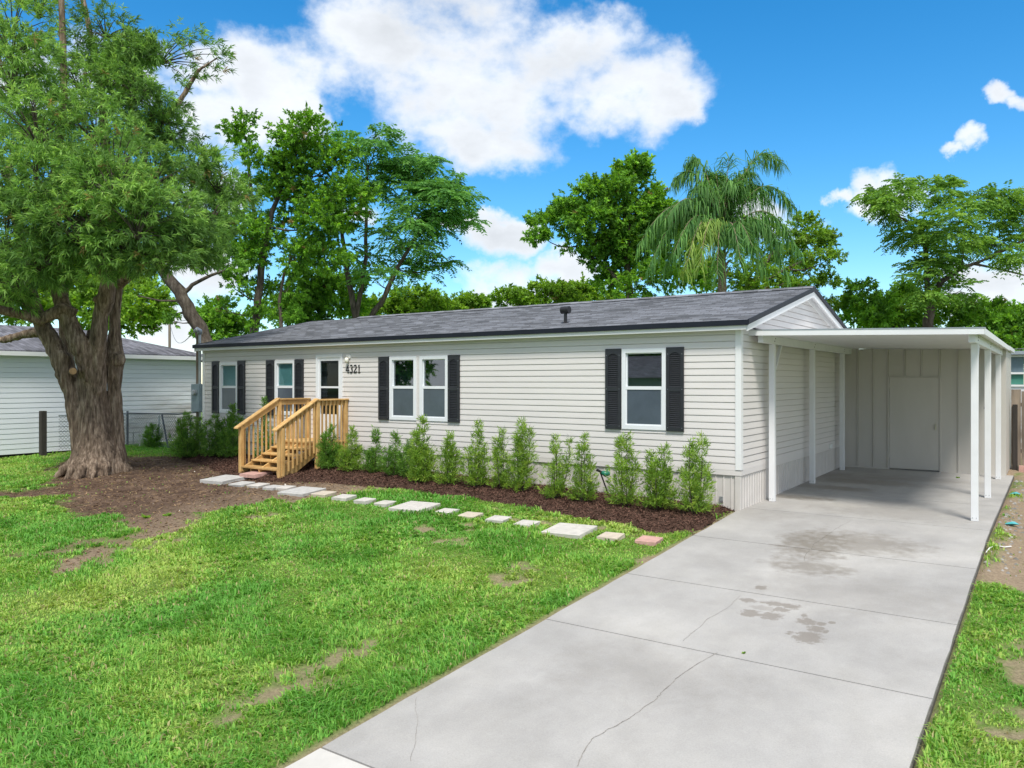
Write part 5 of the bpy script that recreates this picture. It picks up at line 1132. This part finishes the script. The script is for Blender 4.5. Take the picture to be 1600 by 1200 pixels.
for a in ((292,716,640,54,'bushy dark green shrub left of the meter pole', SHD, 7, 1.7), (335,717,645,38,'slim dark green shrub right of the meter pole', SHD, 4, 1.4), (362,719,630,38,'tall dark green shrub with a long shoot just left of the stairs', SHD, 4, 1.3),
          (412,722,618,26,'thin shrub with a lone tall shoot rising behind the stair railing', SHD, 2, .8),
          (513,738,664,34,'leafy shrub hugging the right side of the stair railing', SHD, 4, 1.3), (546,742,668,36,'second shrub right of the stairs, in front of the landing', SH, 4, 1.2), (582,744,670,30,'third shrub right of the stairs, slim and pointed', SHD, 3, 1.2), (612,748,674,32,'fourth shrub right of the stairs, below the left shutter', SHD, 3, 1.1),
          (638,752,690,30,'low dark shrub left of the tallest shrub under the double window', SHD, 4, 1.), (660,759,650,42,'tallest dense shrub under the middle of the double window', SH, 5, 1.3), (701,763,676,40,'spreading shrub under the right half of the double window', SH, 4, 1.0), (742,767,656,42,'airy two-pronged shrub right of the double window', SH, 4, .85),
          (784,770,668,38,'left one of the touching pair of shrubs mid wall', SH, 4, .85), (814,774,652,44,'right and taller one of the touching pair of shrubs mid wall', SH, 4, .9),
          (868,785,678,46,'airy forked shrub, fifth from the driveway', SH, 4, .7), (910,791,678,46,'forked shrub left of the green sprinkler, fourth from the driveway', SH, 4, .75), (975,798,672,50,'shrub right of the green sprinkler, third from the driveway', SH, 4, .8), (1028,804,692,54,'rounded shrub second from the driveway', SH, 5, 1.), (1087,810,674,56,'shrub nearest the driveway at the house corner', SH, 5, .9)):
    ns += shrub(*a)
ns += shrub(236, 701, 660, 30, 'small round dark bush behind the big tree by the fence', DARK, 5, 1.2, 'fence side plants')
print('shrub leaves', ns, 'tree leaves', tot)

# ------------------------------------------------------------------ sprinkler on a stake
b = px2g(953, 778); b.z = bedz(b.x, b.y); sp = empty('sprinkler', b, 'green lawn sprinkler head on a leaning black stake between shrubs', 'sprinkler')
hd = P(938, 738, (b.x-CAM[0])*FW[0]+(b.y-CAM[1])*FW[1]-.05)
MB().tube([b+Vector((0, 0, -.08)), hd], .014, 6).build('stake', 'black_metal', sp)
dv = Vector((RT[0], RT[1], 0)); m = MB(); m.tube([hd+dv*.02, hd+dv*.09+Vector((0, 0, -.03)), hd+dv*.17+Vector((0, 0, -.02))], [.03, .055, .035], 10); m.build('head', 'green_plastic', sp, smooth=True)
m = MB(); m.tube([hd-dv*.07+Vector((0, 0, .05)), hd+dv*.03+Vector((0, 0, -.0))], [.028, .02], 8); m.build('nozzle', 'black_metal', sp)
m = MB(); m.tube([hd+dv*.1, hd+dv*.15+Vector((0, 0, .07))], .012, 6); m.build('handle', 'green_plastic', sp)

# ------------------------------------------------------------------ debris on the right
n = 260; x = 3.60+np.abs(rng.normal(0, .28, n)); y = rng.uniform(-1.8, 7.2, n); k = x < 4.8; x, y = x[k], y[k]; pv_ = []; pf = []; pc = []
for i, (a, b) in enumerate(zip(x, y)):
    r = random.uniform(.008, .034); z = gs(a, b)+r*.3; i0 = len(pv_)
    for j in range(6):
        th = j/6*2*math.pi; pv_.append((a+math.cos(th)*r*random.uniform(.7, 1.3), b+math.sin(th)*r*random.uniform(.7, 1.3), z-r*.4))
    pv_.append((a, b, z+r*.5)); sh_ = random.uniform(.14, .36); pc += [(sh_, sh_*.95, sh_*.88)]*7
    pf += [(i0+j, i0+(j+1) % 6, i0+6) for j in range(6)]
o = link(bpy.data.objects.new('white_gravel', npmesh('white_gravel', np.array(pv_), np.array(pf), 3, 'chips', np.array(pc)))); tag(o, 'loose white gravel and rubble along the right edge of the slab', 'gravel', kind='stuff')
for (px_, py, mt, lab) in ((1586,773,'teal_plastic','upper teal plastic scrap on the bare strip beside the carport'), (1581,820,'teal_plastic','lower teal and white plastic scrap on the bare strip beside the driveway')):
    q = px2g(px_, py); m = MB(); m.v = [(q.x-.09, q.y-.05, q.z+.01), (q.x+.02, q.y-.07, q.z+.03), (q.x+.1, q.y+.0, q.z+.015), (q.x+.03, q.y+.06, q.z+.045), (q.x-.07, q.y+.05, q.z+.02), (q.x, q.y, q.z+.05), (q.x, q.y, q.z-.01)]
    m.f = [(j, (j+1) % 5, 5) for j in range(5)]+[((j+1) % 5, j, 6) for j in range(5)]; o = m.build('plastic_scrap', mt, None, org=tuple(q)); tag(o, lab, 'litter', 'plastic scraps')
q = [px2g(*p) for p in ((1541,864),(1546,858),(1556,855),(1570,854),(1580,853))]
o = MB().tube([Vector((p.x, p.y, gs(p.x, p.y)+.02)) for p in q], .008, 6).build('white_cable', 'white_plastic', None, org=tuple(q[2])); tag(o, 'short white cable lying on the bare soil beside the driveway', 'cable')

# ------------------------------------------------------------------ pole and wires in the gap on the left
up = bt(265, 60); o = empty('utility_pole', up, 'thin utility pole with wires above the white house roof', 'utility pole')
MB().tube([up, (up.x, up.y, P(265, 500, 60).z)], .1, 6).build('pole', 'old_wood', o)
MB().bar((up.x-.9, up.y, P(265, 505, 60).z), (up.x+.9, up.y, P(265, 505, 60).z), .08, .1).build('crossarm', 'old_wood', o)
m = MB(); a = Vector((up.x, up.y, P(265, 503, 60).z)); m.tube(curve3(a, (-15.31, -.1, 3.56), (0, 0, -.9), 10), .012, 4); m.tube(curve3(a+Vector((.7, 0, 0)), P(340, 470, 70), (0, 0, -.5), 8), .02, 4); m.build('wires', 'black_metal', o)

# ------------------------------------------------------------------ across the street, behind the camera: what the panes reflect
o = MB().box((-300, -20, -.9), (300, -14, -.80)).build('road', 'asphalt', None); tag(o, kind='structure')
ah = empty('house_across_street', (-16, -34, -.8), 'plain pale green house across the street', 'house')
MB().box((-30, -40, -.85), (2, -32, 2.4)).build('wall', 'across_green', ah); MB().prism([(-30.4, -31.6, 2.4), (-30.4, -36, 3.9), (-30.4, -40.4, 2.4)], (32.8, 0, 0)).build('roof', 'roof_neighbor', ah)
for xx in (-26, -19, -11, -4): MB().box((xx, -31.99, .5), (xx+1.0, -31.93, 1.8)).build('window', 'interior', ah)
for k, (xx, yy) in enumerate(((-34, -44), (-24, -46), (-14, -45), (-4, -46), (6, -44), (-42, -36))):
    bb = Vector((xx, yy, -.85)); grow('street_tree', ['first','second','third','fourth','fifth','sixth'][k]+' tree from the left in the row across the street', 'tree', bb, [([bb, bb+Vector((0, 0, 3)), bb+Vector((.3, 0, 5))], [.3, .22, .12])], [(bb+Vector((random.uniform(-3, 3), random.uniform(-1.5, 1.5), random.uniform(4, 9))), random.uniform(1.4, 2.2), 1) for _ in range(12)], 'spray', DARK, per=5, dens=.5, ln=.7, wd=.4, group='trees across the street', nclump=4)

# ------------------------------------------------------------------ lawn
def lawn():
    bl = []
    def sample(n, x0, x1, y0, y1):
        x = rng.uniform(x0, x1, n); y = rng.uniform(y0, y1, n); return x, y
    X_, Y_ = sample(1350000, -22, 6.5, -12.0, 5)
    dx, dy = X_-CAM[0], Y_-CAM[1]; Dp = dx*FW[0]+dy*FW[1]; Lt = dx*RT[0]+dy*RT[1]; inview = (Dp > 2.5) & (np.abs(Lt) < Dp*.70+.6)
    keep = rng.uniform(0, 1, len(X_)) < np.clip((6.6/np.maximum(Dp, 1))**1.15, .16, 1)
    X_, Y_, Dp = X_[inview & keep], Y_[inview & keep], Dp[inview & keep]
    ok = ~((X_ > -.07) & (X_ < 3.58)) & ~((Y_ > -.1) & (X_ > -15.2) & (X_ < 3.6)) & (X_ > -20.6)
    ok &= bed_amount(X_, Y_) < .0+rng.normal(0, .03, len(X_))
    for sx, sy, s in STONES: ok &= ~((np.abs(X_-sx) < s*.5) & (np.abs(Y_-sy) < s*.5))
    ok &= np.hypot(X_-TB.x, Y_-TB.y) > .8
    X_, Y_, Dp = X_[ok], Y_[ok], Dp[ok]
    d = dirt_amount(X_, Y_); ok = rng.uniform(0, 1, len(X_)) > np.clip(d*1.15, 0, .988); X_, Y_, Dp, d = X_[ok], Y_[ok], Dp[ok], d[ok]
    # coarse tufts standing above the rest
    tx, ty = sample(30000, -15, 6, -12, -1.5); tk_ = (fbm(tx*.8+3, ty*.8, 4, 61) > .5) & (dirt_amount(tx, ty) < .3) & (polydist(tx, ty, BED) < -.12) & ~((tx > -.12) & (tx < 3.63)); tx, ty = tx[tk_], ty[tk_]
    for sx, sy, s in STONES: kk = ~((np.abs(tx-sx) < s*.56) & (np.abs(ty-sy) < s*.56)); tx, ty = tx[kk], ty[kk]
    dd = (tx-CAM[0])*FW[0]+(ty-CAM[1])*FW[1]; ll = (tx-CAM[0])*RT[0]+(ty-CAM[1])*RT[1]; kk = (dd > 2.5) & (np.abs(ll) < dd*.7+.6); tx, ty, dd = tx[kk], ty[kk], dd[kk]
    n0 = len(X_); tone = np.repeat(rng.normal(0, .5, len(tx)), 9)
    X_ = np.concatenate([X_, np.repeat(tx, 9)+rng.normal(0, .022, len(tx)*9)]); Y_ = np.concatenate([Y_, np.repeat(ty, 9)+rng.normal(0, .022, len(tx)*9)]); Dp = np.concatenate([Dp, np.repeat(dd, 9)]); d = np.concatenate([d, np.zeros(len(tx)*9)])
    big = np.arange(len(X_)) >= n0; tone = np.concatenate([np.zeros(n0), tone])
    n = len(X_); tall = fbm(X_*1.3, Y_*1.3, 4, 41); tuft = fbm(X_*5.5, Y_*5.5, 3, 43)
    h = (.045+.075*sstep(.42, .66, tall)+.05*sstep(.55, .72, tuft))*rng.uniform(.6, 1.35, n)*(1-.5*d); h = np.where(big, rng.uniform(.04, .085, n), h*.68)
    far = np.clip(Dp/7, 1, 2.6); w = np.where(big, .0078, .0054)*rng.uniform(.7, 1.4, n)*far**.8
    nb_ = .35*(vnoise(X_*3, Y_*3, 77)*12.6); th = rng.uniform(0, 2*math.pi, n)*.75+nb_; lean = rng.uniform(.25, 1.25, n)
    b = np.stack([X_, Y_, gsurf(X_, Y_)-.004], -1); dh = np.stack([np.cos(th), np.sin(th), np.zeros(n)], -1); sd_ = np.stack([-np.sin(th), np.cos(th), np.zeros(n)], -1)*w[:, None]; up_ = np.array([0, 0, 1.])
    m1 = b+dh*(h*lean*.30)[:, None]+up_*(h*.58)[:, None]; tp = b+dh*(h*lean*.95)[:, None]+up_*(h*np.clip(1.02-.42*lean, .3, 1))[:, None]
    V_ = np.stack([b-sd_, b+sd_, m1+sd_*.85, m1-sd_*.85, tp], 1).reshape(-1, 3); i = np.arange(n)[:, None]*5
    tri = np.concatenate([i+np.array([[0, 1, 2]]), i+np.array([[0, 2, 3]]), i+np.array([[3, 2, 4]])], 1).reshape(-1, 3)
    # lush and yellowish zones, some straw
    zone = fbm(X_*.55+9, Y_*.55, 4, 51)+.35*(rng.uniform(0, 1, n)-.5)+.35*(tall-.5); k = np.clip((zone-.3)/.4+tone*.35, 0, .999)*3
    pal = np.array([(0.41, 0.537, 0.127), (0.307, 0.512, 0.098), (0.218, 0.451, 0.076), (0.147, 0.378, 0.063)]); ii = k.astype(int).clip(0, 2); f_ = (k-ii)[:, None]; c = pal[ii]*(1-f_)+pal[ii+1]*f_
    straw = rng.uniform(0, 1, n) < .06+.2*sstep(.3, .9, d)+.05*sstep(.5, .3, tall); c = np.where(straw[:, None], np.array([(.42, .38, .18)]), c)*(1+rng.normal(0, .14, (n, 1)))
    me = npmesh('lawn_grass', V_, tri, 3, 'grass', np.repeat(np.clip(c, .01, 1), 5, 0)); o = link(bpy.data.objects.new('lawn_grass', me)); tag(o, 'patchy bright green lawn grass on both sides of the driveway', 'grass', kind='stuff'); return n
print('grass blades', lawn())
# a few weeds in the driveway joint and the soil
def weed(px, py, r, lab):
    q = px2g(px, py); n = 26; th = rng.uniform(0, 2*math.pi, n); d = unit(np.stack([np.cos(th), np.sin(th), rng.uniform(.2, 1.0, n)], -1)); q.z = gs(q.x, q.y) if not (0 < q.x < 3.5) else dz(q.y)
    qd = leaf_quads(np.tile(np.array(q), (n, 1)), d, r*rng.uniform(.5, 1.1, n), r*.35, .1, .1); o = link(bpy.data.objects.new('weed', leaf_mesh('weed', qd-np.array(q), palette(n, None, LIME, .15))), None, q); tag(o, lab, 'weed', 'small weeds')
weed(1162, 1021, .03, 'tiny weed growing in the driveway joint'); weed(375, 792, .09, 'small leafy weed on the edge of the bare soil'); weed(228, 808, .11, 'low weed in the bare soil left of the lawn edge'); weed(262, 805, .10, 'low weed in the bare soil right beside another weed'); weed(1497, 747, .06, 'little weed at the carport slab by the right posts')
print('tris', sum(len(o.data.loop_triangles) if o.data.loop_triangles else sum(len(p.vertices)-2 for p in o.data.polygons) for o in bpy.data.objects if o.type == 'MESH' and len(o.data.polygons) < 60000)+sum(len(o.data.polygons)*(2 if len(o.data.polygons[0].vertices) == 4 else 1) for o in bpy.data.objects if o.type == 'MESH' and len(o.data.polygons) >= 60000))
